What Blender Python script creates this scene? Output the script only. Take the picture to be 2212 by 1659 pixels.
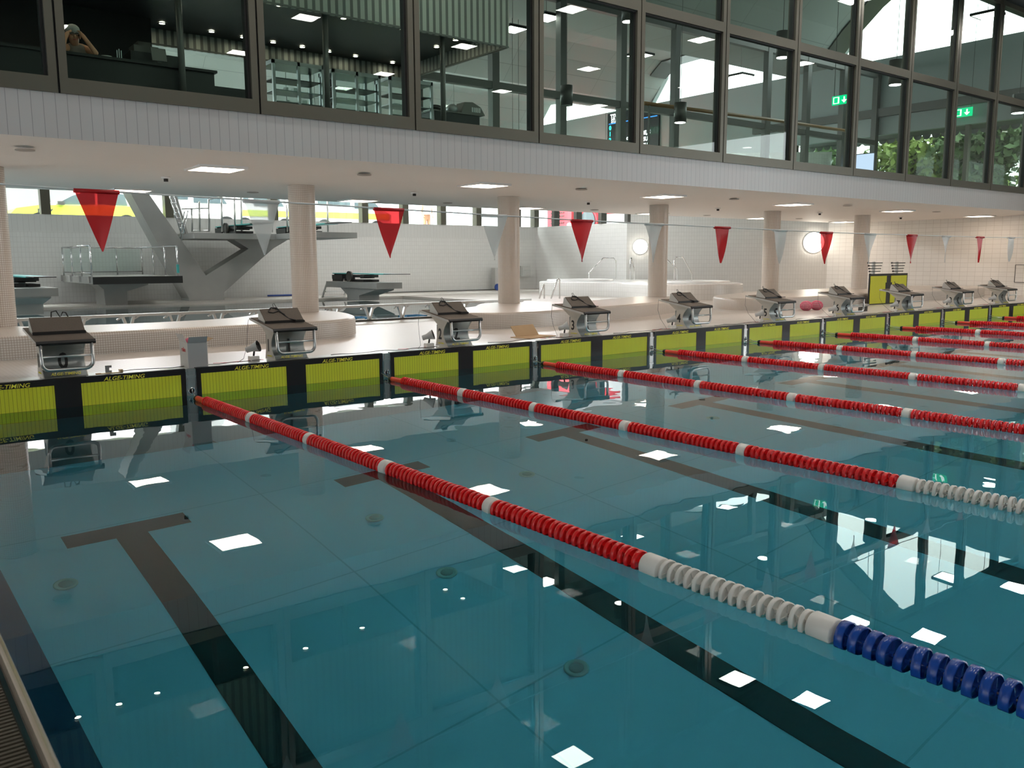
import bpy, math, random
from mathutils import Vector, Matrix
random.seed(7)
S = bpy.context.scene
for o in list(bpy.data.objects): bpy.data.objects.remove(o)
COL = S.collection
V = Vector
# ------------------------------------------------------------------ camera, world, exposure
F = 1854.64; CX, CY = 1106.0, 829.5
CAM = V((-3.0436, -9.7383, 1.4788)); YAW, PIT, ROL = 0.66407, 0.14232, -0.00458
_f = V((math.sin(YAW)*math.cos(PIT), math.cos(YAW)*math.cos(PIT), -math.sin(PIT)))
_r0 = V((math.cos(YAW), -math.sin(YAW), 0)); _u0 = _r0.cross(_f)
_r = math.cos(ROL)*_r0 + math.sin(ROL)*_u0; _u = -math.sin(ROL)*_r0 + math.cos(ROL)*_u0
cd = bpy.data.cameras.new('camera'); cam = bpy.data.objects.new('camera', cd); COL.objects.link(cam)
cd.sensor_width = 36; cd.lens = F/2212*36; cd.clip_start = .05; cd.clip_end = 400
cam.matrix_world = Matrix(((_r.x, _u.x, -_f.x, CAM.x), (_r.y, _u.y, -_f.y, CAM.y), (_r.z, _u.z, -_f.z, CAM.z), (0, 0, 0, 1)))
S.camera = cam
S.view_settings.view_transform = 'Standard'; S.view_settings.look = 'None'
S.view_settings.gamma = 1; S.view_settings.use_curve_mapping = False
S.view_settings.exposure = 1.0
W = bpy.data.worlds.new('overcast_sky'); S.world = W; W.use_nodes = True
wn = W.node_tree; wn.nodes.clear()
bg = wn.nodes.new('ShaderNodeBackground'); wo = wn.nodes.new('ShaderNodeOutputWorld')
bg.inputs[0].default_value = (.93, .97, 1.0, 1); bg.inputs[1].default_value = 3.0
wn.links.new(bg.outputs[0], wo.inputs[0])
S.cycles.max_bounces = 9; S.cycles.diffuse_bounces = 4; S.cycles.glossy_bounces = 5
S.cycles.transmission_bounces = 6; S.cycles.transparent_max_bounces = 16
S.cycles.sample_clamp_indirect = 6; S.cycles.blur_glossy = 0.5
S.cycles.use_adaptive_sampling = True; S.cycles.adaptive_threshold = 0.03
S.cycles.use_denoising = True
LOBBY_P, HALL_P, DIVE_P = 1.0, 1.0, 1.0      # lamp scale factors

def ray(u, v): return (u-CX)/F*_r - (v-CY)/F*_u + _f
def UZ(u, v, z): d = ray(u, v); return CAM + d*((z-CAM.z)/d.z)
def UY(u, v, y): d = ray(u, v); return CAM + d*((y-CAM.y)/d.y)
def UX(u, v, x): d = ray(u, v); return CAM + d*((x-CAM.x)/d.x)
def UF(u, v, z=-2.65):                       # a point on the pool floor, seen through the water
    p = UZ(u, v, 0); d = ray(u, v).normalized(); s = V((d.x, d.y, 0)); t = s.length/1.333
    c = math.sqrt(1-t*t); s.normalize(); return p + s*(t/c*-z) + V((0, 0, z))

# ------------------------------------------------------------------ materials
MATS = {}
def nodes(name):
    m = bpy.data.materials.new(name); m.use_nodes = True; n = m.node_tree; n.nodes.clear(); MATS[name] = m; return m, n
def out(n, sh): o = n.nodes.new('ShaderNodeOutputMaterial'); n.links.new(sh, o.inputs[0]); return o
def pbr(name, col, rough=.5, metal=0, noise=0, nscale=8, emit=None, estr=0, bump=0, spec=.5, alpha=1):
    m, n = nodes(name); b = n.nodes.new('ShaderNodeBsdfPrincipled')
    b.inputs['Base Color'].default_value = (*col, 1); b.inputs['Roughness'].default_value = rough
    b.inputs['Metallic'].default_value = metal; b.inputs['Specular IOR Level'].default_value = spec
    if emit: b.inputs['Emission Color'].default_value = (*emit, 1); b.inputs['Emission Strength'].default_value = estr
    if noise or bump:
        tc = n.nodes.new('ShaderNodeTexCoord'); nz = n.nodes.new('ShaderNodeTexNoise'); nz.inputs['Scale'].default_value = nscale
        nz.inputs['Detail'].default_value = 5; n.links.new(tc.outputs['Object'], nz.inputs['Vector'])
        if noise:
            mx = n.nodes.new('ShaderNodeMix'); mx.data_type = 'RGBA'
            mx.inputs[6].default_value = (*[c*(1-noise) for c in col], 1); mx.inputs[7].default_value = (*[min(1, c*(1+noise)) for c in col], 1)
            n.links.new(nz.outputs['Fac'], mx.inputs[0]); n.links.new(mx.outputs[2], b.inputs['Base Color'])
        if bump:
            bp = n.nodes.new('ShaderNodeBump'); bp.inputs['Strength'].default_value = bump; bp.inputs['Distance'].default_value = .01
            n.links.new(nz.outputs['Fac'], bp.inputs['Height']); n.links.new(bp.outputs[0], b.inputs['Normal'])
    out(n, b.outputs[0]); return m
def tiles(name, col, grout, w, h, g, rough=.3, var=.03, bump=.15, metal=0):
    m, n = nodes(name); b = n.nodes.new('ShaderNodeBsdfPrincipled'); uv = n.nodes.new('ShaderNodeUVMap'); uv.uv_map = 'UVMap'
    t = n.nodes.new('ShaderNodeTexBrick'); t.offset = 0; t.squash = 1
    t.inputs['Scale'].default_value = 1; t.inputs['Brick Width'].default_value = w; t.inputs['Row Height'].default_value = h
    t.inputs['Mortar Size'].default_value = g; t.inputs['Mortar Smooth'].default_value = .1
    t.inputs['Color1'].default_value = (*[c*(1-var) for c in col], 1); t.inputs['Color2'].default_value = (*col, 1); t.inputs['Mortar'].default_value = (*grout, 1)
    n.links.new(uv.outputs[0], t.inputs['Vector']); n.links.new(t.outputs['Color'], b.inputs['Base Color'])
    b.inputs['Roughness'].default_value = rough; b.inputs['Metallic'].default_value = metal
    if bump:
        bp = n.nodes.new('ShaderNodeBump'); bp.invert = True; bp.inputs['Strength'].default_value = bump; bp.inputs['Distance'].default_value = .003
        n.links.new(t.outputs['Fac'], bp.inputs['Height']); n.links.new(bp.outputs[0], b.inputs['Normal'])
    out(n, b.outputs[0]); return m
def glass(name, tint, ior=1.45, add=0.0):
    m, n = nodes(name); tr = n.nodes.new('ShaderNodeBsdfTransparent'); gl = n.nodes.new('ShaderNodeBsdfGlossy'); fr = n.nodes.new('ShaderNodeFresnel'); mx = n.nodes.new('ShaderNodeMixShader')
    tr.inputs[0].default_value = (*tint, 1); gl.inputs['Roughness'].default_value = .0; gl.inputs[0].default_value = (1, 1, 1, 1); ge = n.nodes.new('ShaderNodeNewGeometry'); mr = n.nodes.new('ShaderNodeMapRange'); mr.inputs[3].default_value = ior; mr.inputs[4].default_value = 1/ior
    n.links.new(ge.outputs['Backfacing'], mr.inputs[0]); n.links.new(mr.outputs[0], fr.inputs[0])
    n.links.new(fr.outputs[0], mx.inputs[0]); n.links.new(tr.outputs[0], mx.inputs[1]); n.links.new(gl.outputs[0], mx.inputs[2]); out(n, mx.outputs[0]); return m
def water(name, tint, scale, strength, detail=1.5):
    m, n = nodes(name); rf = n.nodes.new('ShaderNodeBsdfRefraction'); gl = n.nodes.new('ShaderNodeBsdfGlossy'); fr = n.nodes.new('ShaderNodeFresnel'); mx = n.nodes.new('ShaderNodeMixShader')
    rf.inputs['Color'].default_value = (*tint, 1); rf.inputs['IOR'].default_value = 1.333; rf.inputs['Roughness'].default_value = 0; gl.inputs['Roughness'].default_value = 0; gl.inputs[0].default_value = (1, 1, 1, 1)
    fr.inputs['IOR'].default_value = 1.333
    tc = n.nodes.new('ShaderNodeTexCoord'); nz = n.nodes.new('ShaderNodeTexNoise'); nz.inputs['Scale'].default_value = scale; nz.inputs['Detail'].default_value = detail
    n2 = n.nodes.new('ShaderNodeTexNoise'); n2.inputs['Scale'].default_value = .35; n2.inputs['Detail'].default_value = 1
    mr = n.nodes.new('ShaderNodeMapRange'); mr.inputs[1].default_value = .42; mr.inputs[2].default_value = .7; mr.inputs[3].default_value = .25; mr.inputs[4].default_value = 1
    ml = n.nodes.new('ShaderNodeMath'); ml.operation = 'MULTIPLY'; ml.inputs[1].default_value = strength
    bp = n.nodes.new('ShaderNodeBump'); bp.inputs['Distance'].default_value = .02
    n.links.new(tc.outputs['Object'], nz.inputs['Vector']); n.links.new(tc.outputs['Object'], n2.inputs['Vector']); n.links.new(n2.outputs['Fac'], mr.inputs[0])
    n.links.new(mr.outputs[0], ml.inputs[0]); n.links.new(ml.outputs[0], bp.inputs['Strength']); n.links.new(nz.outputs['Fac'], bp.inputs['Height'])
    for x in (rf, gl, fr): n.links.new(bp.outputs[0], x.inputs['Normal'])
    n.links.new(fr.outputs[0], mx.inputs[0]); n.links.new(rf.outputs[0], mx.inputs[1]); n.links.new(gl.outputs[0], mx.inputs[2]); out(n, mx.outputs[0]); return m
def emis(name, col, s):
    m, n = nodes(name); e = n.nodes.new('ShaderNodeEmission'); e.inputs[0].default_value = (*col, 1); e.inputs[1].default_value = s; out(n, e.outputs[0]); return m

M_mosaic = tiles('mosaic', (.69, .63, .57), (.40, .32, .25), .031, .031, .0028)
M_mosfloor = tiles('mosaic_floor', (.60, .555, .51), (.44, .38, .33), .05, .05, .0022, rough=.35)
M_wtile = tiles('wall_tile', (.78, .78, .76), (.63, .62, .60), .10, .15, .004, rough=.25)
M_band = tiles('band_tile', (.70, .70, .68), (.55, .54, .52), .15, 1.2, .004, rough=.3)
M_rtile = tiles('right_tile', (.80, .77, .72), (.60, .56, .51), .25, .15, .005, rough=.3)
M_fascia = tiles('fascia_boards', (.47, .455, .44), (.28, .27, .265), .125, 50, .0035, rough=.35, bump=.4)
M_ceil = pbr('ceiling_paint', (.80, .755, .71), .6, noise=.02, nscale=1)
M_conc = tiles('concrete_panels', (.31, .34, .32), (.22, .24, .23), 2.5, 3.2, .012, rough=.8, var=.05)
M_towerc = pbr('tower_concrete', (.36, .36, .34), .7, noise=.10, nscale=2.2, bump=.1)
M_endwall = pbr('end_wall_grey', (.36, .40, .39), .8, noise=.04, nscale=.6)
M_white = pbr('white_plaster', (.82, .82, .81), .5)
M_frame = pbr('bronze_frame', (.115, .11, .085), .42, metal=.55, noise=.04, nscale=3)
M_seam = pbr('black_gasket', (.008, .008, .008), .6)
M_inner = pbr('dark_frame', (.10, .10, .09), .45, metal=.4)
M_black = pbr('black_board', (.012, .014, .013), .5)
M_corr = tiles('corrugated_metal', (.40, .40, .36), (.13, .13, .12), .14, 50, .03, rough=.45, var=.08, bump=.6, metal=.3)
M_steel = pbr('brushed_steel', (.60, .60, .58), .28, metal=.9, noise=.05, nscale=30)
M_steeld = pbr('dark_reflect_steel', (.30, .32, .31), .38, metal=.9, noise=.05, nscale=30)  # steel coloured darker to paint in the dark hall that block fronts reflect
M_steelp = pbr('polished_steel', (.72, .72, .72), .14, metal=1)
M_blockside = pbr('block_side_coating', (.56, .52, .45), .38, noise=.03, nscale=20)
M_blocktop = pbr('block_grit', (.135, .105, .08), .75, noise=.25, nscale=120, bump=.5)
M_rim = pbr('black_rubber', (.012, .011, .01), .45)
M_digit = pbr('black_paint', (.01, .01, .01), .5)
M_logo = pbr('yellow_print', (.85, .76, .06), .5)
def padmat():
    m, n = nodes('pad_yellow'); b = n.nodes.new('ShaderNodeBsdfPrincipled'); uv = n.nodes.new('ShaderNodeUVMap'); uv.uv_map = 'UVMap'
    t = n.nodes.new('ShaderNodeTexBrick'); t.offset = 0; t.inputs['Scale'].default_value = 1; t.inputs['Brick Width'].default_value = .036; t.inputs['Row Height'].default_value = 50
    t.inputs['Mortar Size'].default_value = .0022; t.inputs['Color1'].default_value = (.66, .66, .025, 1); t.inputs['Color2'].default_value = (.63, .63, .025, 1); t.inputs['Mortar'].default_value = (.30, .30, .015, 1)
    n.links.new(uv.outputs[0], t.inputs['Vector']); n.links.new(t.outputs['Color'], b.inputs['Base Color']); b.inputs['Roughness'].default_value = .45; out(n, b.outputs[0]); return m
M_pad = padmat()
M_padblk = pbr('pad_black', (.008, .008, .009), .4)
M_red = pbr('red_plastic', (.82, .012, .014), .22)
M_redl = pbr('red_tube', (.85, .07, .04), .3)
M_whitep = pbr('white_plastic', (.78, .75, .69), .28)
M_blue = pbr('blue_plastic', (.012, .07, .36), .22)
def cloth(name, col, tp, tl):
    m, n = nodes(name); b = n.nodes.new('ShaderNodeBsdfPrincipled'); b.inputs['Base Color'].default_value = (*col, 1); b.inputs['Roughness'].default_value = .4
    t = n.nodes.new('ShaderNodeBsdfTranslucent'); t.inputs[0].default_value = (*col, 1); q = n.nodes.new('ShaderNodeBsdfTransparent'); q.inputs[0].default_value = (*[min(1, c*1.3+.02) for c in col], 1)
    a = n.nodes.new('ShaderNodeMixShader'); a.inputs[0].default_value = tl; c = n.nodes.new('ShaderNodeMixShader'); c.inputs[0].default_value = tp
    n.links.new(b.outputs[0], a.inputs[1]); n.links.new(t.outputs[0], a.inputs[2]); n.links.new(a.outputs[0], c.inputs[1]); n.links.new(q.outputs[0], c.inputs[2]); out(n, c.outputs[0]); return m
M_flagr = cloth('red_pennant', (.62, .025, .03), .25, .3)
M_flagw = cloth('white_pennant', (.78, .78, .75), .25, .3)
M_cord = pbr('white_cord', (.7, .7, .68), .5)
M_water = water('pool_water', (.38, .93, 1.0), 2.0, .13)
M_dwater = water('diving_water', (.74, .84, .85), 1.5, .03)
M_pfloor = tiles('pool_liner', (.78, .84, .96), (.55, .66, .78), 2.5, 1.9, .008, rough=.5, var=.05)
M_dfloor = pbr('diving_liner', (.33, .42, .44), .5)
M_pline = pbr('black_lane_tile', (.006, .008, .008), .5)
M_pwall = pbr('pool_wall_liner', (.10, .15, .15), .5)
M_ledge = pbr('navy_ledge', (.05, .06, .11), .5)
M_grate = pbr('dark_grate', (.10, .085, .06), .5)
M_lip = pbr('warm_steel_lip', (.62, .52, .42), .25, metal=.8)
M_glass = glass('facade_glass', (.84, .92, .88), 1.30)
M_glass2 = glass('inner_glass', (.93, .97, .95), 1.25)
M_railglass = glass('rail_glass', (.93, .97, .96), 1.25)
M_lamp = emis('warm_panel_light', (1, .80, .64), 8.2)
M_lampc = emis('hall_panel_light', (1, .94, .88), 34)
M_lampu = emis('upper_panel_light', (1, .97, .92), 12)
M_filld = emis('dive_fill_glow', (1, .96, .91), 6.5)  # glow of the hidden panels added to light the diving hall
M_fillst = emis('street_fill_glow', (.97, .98, 1), 45)  # glow of the unseen panels added above the street
M_spot = emis('spot_light', (1, .86, .68), 30)
M_glow = emis('globe_light', (1, .93, .80), 7)
M_exit = emis('exit_green', (.0, .42, .16), 1.2)
M_exitw = emis('exit_white', (1, 1, 1), 1.3)
M_led = pbr('led_board', (.012, .014, .015), .4)
M_ledc = emis('led_cyan', (.05, .95, .9), 1.6)
M_ledw = emis('led_white', (1, 1, 1), 1.6)
M_ledb = emis('led_blue', (.05, .25, 1), 1.5)
M_teal = pbr('teal_board', (.06, .42, .40), .4)
M_card = pbr('cardboard', (.50, .33, .18), .8, noise=.05)
M_cardw = pbr('white_box', (.62, .60, .56), .6)
M_cardg = pbr('grey_box', (.36, .36, .35), .6)
M_pink = pbr('pink_plastic', (.75, .16, .24), .4)
M_rtext = pbr('red_print', (.65, .05, .06), .5)
M_skin = pbr('skin', (.66, .33, .19), .5, noise=.06, nscale=20)
M_hair = pbr('grey_hair', (.42, .40, .37), .8, noise=.2, nscale=60)
M_vest = pbr('pale_vest', (.22, .19, .16), .8)
M_horn = pbr('grey_horn', (.50, .50, .48), .4)
M_wood = pbr('oiled_wood', (.30, .16, .06), .4, noise=.2, nscale=14)
M_leaf = pbr('leaves', (.24, .30, .06), .6, noise=.5, nscale=2.5)
M_leafd = pbr('dark_leaves', (.10, .16, .05), .6, noise=.5, nscale=2.5)
M_bark = pbr('bark', (.10, .075, .05), .9, noise=.3)
M_lime = pbr('lime_paint', (.62, .74, .10), .3)
M_carw = pbr('white_paint', (.80, .80, .80), .3)
M_carr = pbr('red_paint', (.70, .05, .07), .3)
M_caro = pbr('orange_paint', (.85, .35, .05), .3)
M_carg = pbr('car_window', (.10, .13, .14), .1)
M_tyre = pbr('tyre', (.02, .02, .02), .8)
M_street = pbr('asphalt', (.20, .20, .20), .9, noise=.1)
M_pale = pbr('pale_concrete', (.45, .46, .45), .85, noise=.06, nscale=1)
M_bluep = pbr('blue_pad', (.02, .22, .45), .5)
M_bluen = pbr('navy_hose', (.03, .08, .35), .5)
M_tub = pbr('tub_acrylic', (.85, .85, .84), .25)
M_screen = emis('screen_glow', (.55, .62, .85), .8)

# ------------------------------------------------------------------ mesh builder
class MB:
    def __init__(s): s.v = []; s.f = []; s.sm = []; s.uv = []; s.mi = []; s.cm = 0
    def face(s, idx, smooth=False, uv=None): s.f.append(tuple(idx)); s.sm.append(smooth); s.uv.append(uv); s.mi.append(s.cm)
    def add(s, pts): b = len(s.v); s.v += [tuple(p) for p in pts]; return b
    def quad(s, a, b, c, d): i = s.add([a, b, c, d]); s.face((i, i+1, i+2, i+3))
    def poly(s, pts): i = s.add(pts); s.face(range(i, i+len(pts)))
    def box(s, x0, x1, y0, y1, z0, z1):
        if x0 > x1: x0, x1 = x1, x0
        if y0 > y1: y0, y1 = y1, y0
        if z0 > z1: z0, z1 = z1, z0
        i = s.add([(x0, y0, z0), (x1, y0, z0), (x1, y1, z0), (x0, y1, z0), (x0, y0, z1), (x1, y0, z1), (x1, y1, z1), (x0, y1, z1)])
        for q in ((0, 3, 2, 1), (4, 5, 6, 7), (0, 1, 5, 4), (1, 2, 6, 5), (2, 3, 7, 6), (3, 0, 4, 7)): s.face([i+k for k in q])
        return s
    def obox(s, c, ax, ay, az):               # oriented box: centre and three half-axis vectors
        c, ax, ay, az = V(c), V(ax), V(ay), V(az)
        i = s.add([c+sx*ax+sy*ay+sz*az for sz in (-1, 1) for sx, sy in ((-1, -1), (1, -1), (1, 1), (-1, 1))])
        for q in ((0, 3, 2, 1), (4, 5, 6, 7), (0, 1, 5, 4), (1, 2, 6, 5), (2, 3, 7, 6), (3, 0, 4, 7)): s.face([i+k for k in q])
        return s
    def prism(s, pts, d):                     # polygon swept along vector d
        d = V(d); n = len(pts); i = s.add(pts); j = s.add([V(p)+d for p in pts])
        s.face(range(i, i+n)); s.face(list(range(j, j+n))[::-1])
        for k in range(n): s.face((i+k, j+k, j+(k+1) % n, i+(k+1) % n))
        return s
    def cyl(s, p0, p1, r, r1=None, n=14, caps=True, uvm=False):
        p0, p1 = V(p0), V(p1); r1 = r if r1 is None else r1; d = (p1-p0); L = d.length; d.normalize()
        a = d.orthogonal().normalized() if abs(d.z) < .99 else V((1, 0, 0)); b = d.cross(a)
        i = s.add([p0+(a*math.cos(2*math.pi*k/n)+b*math.sin(2*math.pi*k/n))*r for k in range(n)])
        j = s.add([p1+(a*math.cos(2*math.pi*k/n)+b*math.sin(2*math.pi*k/n))*r1 for k in range(n)])
        for k in range(n):
            u0, u1 = 2*math.pi*r*k/n, 2*math.pi*r*(k+1)/n
            s.face((i+k, i+(k+1) % n, j+(k+1) % n, j+k), True, [(u0, p0.z), (u1, p0.z), (u1, p0.z+L), (u0, p0.z+L)] if uvm else None)
        if caps: s.face(list(range(i, i+n))[::-1]); s.face(range(j, j+n))
        return s
    def tube(s, pts, r, n=8, closed=False):
        pts = [V(p) for p in pts]; m = len(pts); rings = []; prev = None
        for k, p in enumerate(pts):
            t = (pts[(k+1) % m]-pts[k-1]) if closed else (pts[min(k+1, m-1)]-pts[max(k-1, 0)])
            t.normalize()
            a = (prev - t*prev.dot(t)).normalized() if prev is not None and (prev - t*prev.dot(t)).length > 1e-4 else t.orthogonal().normalized()
            prev = a; b = t.cross(a)
            rings.append(s.add([p+(a*math.cos(2*math.pi*q/n)+b*math.sin(2*math.pi*q/n))*r for q in range(n)]))
        for k in range(m if closed else m-1):
            i, j = rings[k], rings[(k+1) % m]
            for q in range(n): s.face((i+q, i+(q+1) % n, j+(q+1) % n, j+q), True)
        if not closed: s.face(list(range(rings[0], rings[0]+n))[::-1]); s.face(range(rings[-1], rings[-1]+n))
        return s
    def lathe(s, prof, c, axis='z', n=20):     # prof: (radius, height along the axis)
        c = V(c); A = {'z': (V((1, 0, 0)), V((0, 1, 0)), V((0, 0, 1))), 'y': (V((1, 0, 0)), V((0, 0, 1)), V((0, 1, 0)))}[axis] if isinstance(axis, str) else axis
        rings = [s.add([c+A[2]*h+(A[0]*math.cos(2*math.pi*q/n)+A[1]*math.sin(2*math.pi*q/n))*r for q in range(n)]) for r, h in prof]
        for i, j in zip(rings, rings[1:]):
            for q in range(n): s.face((i+q, i+(q+1) % n, j+(q+1) % n, j+q), True)
        return s
    def sphere(s, c, r, nu=14, nv=9, sc=(1, 1, 1)):
        c = V(c); prof = [(math.sin(math.pi*k/nv)*r+1e-5, -math.cos(math.pi*k/nv)*r) for k in range(nv+1)]; b = len(s.v)
        s.lathe(prof, (0, 0, 0), 'z', nu)
        for k in range(b, len(s.v)): x, y, z = s.v[k]; s.v[k] = (c.x+x*sc[0], c.y+y*sc[1], c.z+z*sc[2])
        return s
    def build(s, name, mat, parent=None, loc=None):
        me = bpy.data.meshes.new(name); off = V(loc) if loc is not None else V((0, 0, 0))
        me.from_pydata([tuple(V(p)-off) for p in s.v], [], s.f); me.update()
        mats = mat if isinstance(mat, (list, tuple)) else [mat]
        for m in mats: me.materials.append(m)
        uvl = me.uv_layers.new(name='UVMap').data
        for p, sm, uv, mi in zip(me.polygons, s.sm, s.uv, s.mi):
            p.use_smooth = sm; p.material_index = mi
            n = p.normal; ax = max(range(3), key=lambda k: abs(n[k]))
            for q, li in enumerate(p.loop_indices):
                if uv: uvl[li].uv = uv[q]; continue
                c = s.v[me.loops[li].vertex_index]
                uvl[li].uv = (c[1], c[2]) if ax == 0 else (c[0], c[2]) if ax == 1 else (c[0], c[1])
                if ax != 2 and abs(n.x) > .2 and abs(n.y) > .2:
                    t = V((-n.y, n.x, 0)).normalized(); uvl[li].uv = (c[0]*t.x+c[1]*t.y, c[2])
        o = bpy.data.objects.new(name, me); COL.objects.link(o)
        if loc is not None: o.location = off
        if parent is not None: o.parent = parent
        return o
def tag(o, label=None, cat=None, group=None, kind=None):
    if label: o['label'] = label
    if cat: o['category'] = cat
    if group: o['group'] = group
    if kind: o['kind'] = kind
    return o
def empty(name, label, cat, loc=(0, 0, 0), group=None, rz=0, kind=None):
    o = bpy.data.objects.new(name, None); COL.objects.link(o); o.location = loc; o.rotation_euler = (0, 0, rz); o.empty_display_size = .1
    return tag(o, label, cat, group, kind)
def st(mb, name, mat, label):
    o = mb.build(name, mat); tag(o, label, None, None, 'structure'); return o
def dup(root, loc=None, label=None, deep=True):
    r = root.copy(); COL.objects.link(r)
    if loc is not None: r.location = loc
    if label: r['label'] = label
    for ch in [c for c in root.children]:
        c = ch.copy(); COL.objects.link(c); c.parent = r
        for g in [q for q in ch.children]:
            d = g.copy(); COL.objects.link(d); d.parent = c
    return r
FONTC = {}
def text(name, s, size, mat, parent, loc, rot, off=0.0, sx=1.0, shear=0.0, ext=.0008):
    key = (s, size, off, sx, shear, ext, mat.name)
    if key not in FONTC:
        cu = bpy.data.curves.new(name, 'FONT'); cu.body = s; cu.size = size; cu.offset = off; cu.shear = shear; cu.extrude = ext
        cu.align_x = 'CENTER'; cu.align_y = 'CENTER'; cu.resolution_u = 3
        t = bpy.data.objects.new('tmp', cu); COL.objects.link(t)
        dg = bpy.context.evaluated_depsgraph_get(); me = bpy.data.meshes.new_from_object(t.evaluated_get(dg)); bpy.data.objects.remove(t)
        for v in me.vertices: v.co.x *= sx
        me.materials.clear(); me.materials.append(mat); FONTC[key] = me
    o = bpy.data.objects.new(name, FONTC[key]); COL.objects.link(o); o.location = loc; o.rotation_euler = rot
    if parent is not None: o.parent = parent
    return o
H = math.pi/2
def wloc(o):
    p = V((0, 0, 0))
    while o is not None: p = p + o.location; o = o.parent
    return p
def BW(mb, name, mat, parent, at=None):       # builds a part from world coordinates under an unrotated parent
    off = wloc(parent) if parent is not None else V((0, 0, 0))
    mb.v = [tuple(V(p)-off) for p in mb.v]
    return mb.build(name, mat, parent)

# ================================================================== THE SETTING
XL, XR, YB = -2.65, 22.6, -25.0               # the racing pool
WZ = 3.40; FY = 1.46; CEIL = 2.83; SY = 8.4   # upper floor, facade line, soffit, slab edge
NX0, NX1 = -9.0, 29.0
# pool basin
m = MB(); m.box(XL, XR, YB, 0, -2.85, -2.65); st(m, 'floor_pool', M_pfloor, 'pale teal panelled floor of the racing pool under the water')
m = MB()
for k in range(10):
    x = -1.25+2.5*k
    m.box(x-.125, x+.125, -23, -2.2, -2.655, -2.645); m.box(x-.5, x+.5, -2.2, -1.95, -2.655, -2.645)
st(m, 'floor_lane_lines', M_pline, 'black lane lines with T ends on the pool floor')
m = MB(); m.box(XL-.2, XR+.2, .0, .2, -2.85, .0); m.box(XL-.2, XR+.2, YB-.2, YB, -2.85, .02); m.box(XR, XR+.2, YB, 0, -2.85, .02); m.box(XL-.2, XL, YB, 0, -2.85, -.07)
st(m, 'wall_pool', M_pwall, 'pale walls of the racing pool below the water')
m = MB(); m.box(XL, XL+.145, YB, -.02, -.34, -.28); st(m, 'trim_1', M_ledge, 'navy ledge under the water along the near pool side')
m = MB(); i = m.add([(XL, YB, 0), (XR, YB, 0), (XR, 0, 0), (XL, 0, 0)]); m.face((i, i+1, i+2, i+3))
w = m.build('pool_water', M_water); tag(w, 'calm teal water of the racing pool', 'water', None, 'stuff')
# near side: lip, grate, deck
m = MB(); m.tube([(XL-.02, YB, .005), (XL-.02, 0, .005)], .022, 10); st(m, 'trim_2', M_lip, 'rounded steel lip along the near pool edge')
g = empty('gutter_grate', 'dark slatted gutter grate along the near pool edge', 'grate', (XL-.05, -12, 0))
m = MB()
for k in range(520):
    y = -13.5+k*.026
    if y > -.05: break
    m.box(XL-.42, XL-.06, y, y+.013, -.022, .0)
m.box(XL-.44, XL-.05, -13.6, 0, -.06, -.03); BW(m, 'slats', M_grate, g)
m = MB(); m.box(-9, XL-.44, YB, .0, -.3, .02); m.box(XR+.0, 27, YB, 0, -.3, .3); m.box(-9, 27, -32, YB, -.3, .3); st(m, 'floor_pool_deck', M_mosfloor, 'tiled deck around the racing pool')
# deck behind the starting end
m = MB(); m.box(XL-.2, XR+.2, .0, .34, .0, .3); st(m, 'trim_3', M_steel, 'steel coping at the starting end of the pool')
m = MB(); m.box(-9, 27, .34, 5.7, .0, .285); m.box(-9, XL-.2, 0, .34, 0, .3); m.box(XR+.2, 27, 0, .34, 0, .3)
m.box(12.7, 27.5, 5.7, 20, .0, .275); m.box(-12, 12.7, 16.6, 20, .0, .275); m.box(-12, -9, 0, 20, 0, .275)
st(m, 'floor_deck', M_mosfloor, 'white mosaic deck behind the starting blocks')
m = MB(); m.box(-9, 12.7, 5.7, 16.6, -4, -3.8); st(m, 'floor_diving_pool', M_dfloor, 'floor of the diving pool')
m = MB(); m.box(-9, 12.7, 5.55, 5.7, -4, .2); m.box(-9, 12.7, 16.6, 16.75, -4, .2); m.box(12.7, 12.85, 5.6, 16.7, -4, .2); st(m, 'wall_diving_pool', M_pwall, 'walls of the diving pool below the water')
m = MB(); m.quad((-9, 5.7, .22), (12.7, 5.7, .22), (12.7, 16.6, .22), (-9, 16.6, .22)); tag(m.build('diving_water', M_dwater), 'still grey-blue water of the diving pool beyond the columns', 'water', None, 'stuff')
# back wall with the street window band
BYW = 19.5; SILL = 2.93; WTOP = 4.17
m = MB(); m.box(-12, 21.2, BYW, BYW+.3, .2, 2.42); st(m, 'wall_back', M_wtile, 'white tiled back wall of the diving hall')
m = MB(); m.box(-12, 21.2, BYW-.01, BYW+.3, 2.42, SILL); m.box(-12, 21.5, BYW, BYW+.3, WTOP, 5.5); st(m, 'trim_4', M_band, 'plain white band under and over the street windows')
m = MB(); m.box(21.2, 21.5, 14.0, 19.8, .2, SILL); m.box(21.2, 21.5, 12.9, 19.8, WTOP, 5.5); st(m, 'wall_side', M_wtile, 'white tiled side wall behind the whirlpools')
m = MB(); m.prism([(21.2, 14.0, .2), (27.0, 9.0, .2), (27.3, 9.2, .2), (21.4, 14.3, .2)], (0, 0, 5.3)); st(m, 'wall_angled', M_wtile, 'angled white tiled wall with round lights')
m = MB(); m.box(27.0, 27.3, -2.5, 9.05, .2, 2.9); st(m, 'wall_right', M_rtile, 'warm white square tiled wall at the right end')
m = MB(); m.box(-12.3, -12, -32, 20, .0, 9); st(m, 'wall_left', M_white, 'left wall of the hall')
n = 0
mull = [-8.6, -5.0, -1.45, 2.13, 5.72, 9.29, 12.85, 14.61, 16.36, 18.11, 20.2]
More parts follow.
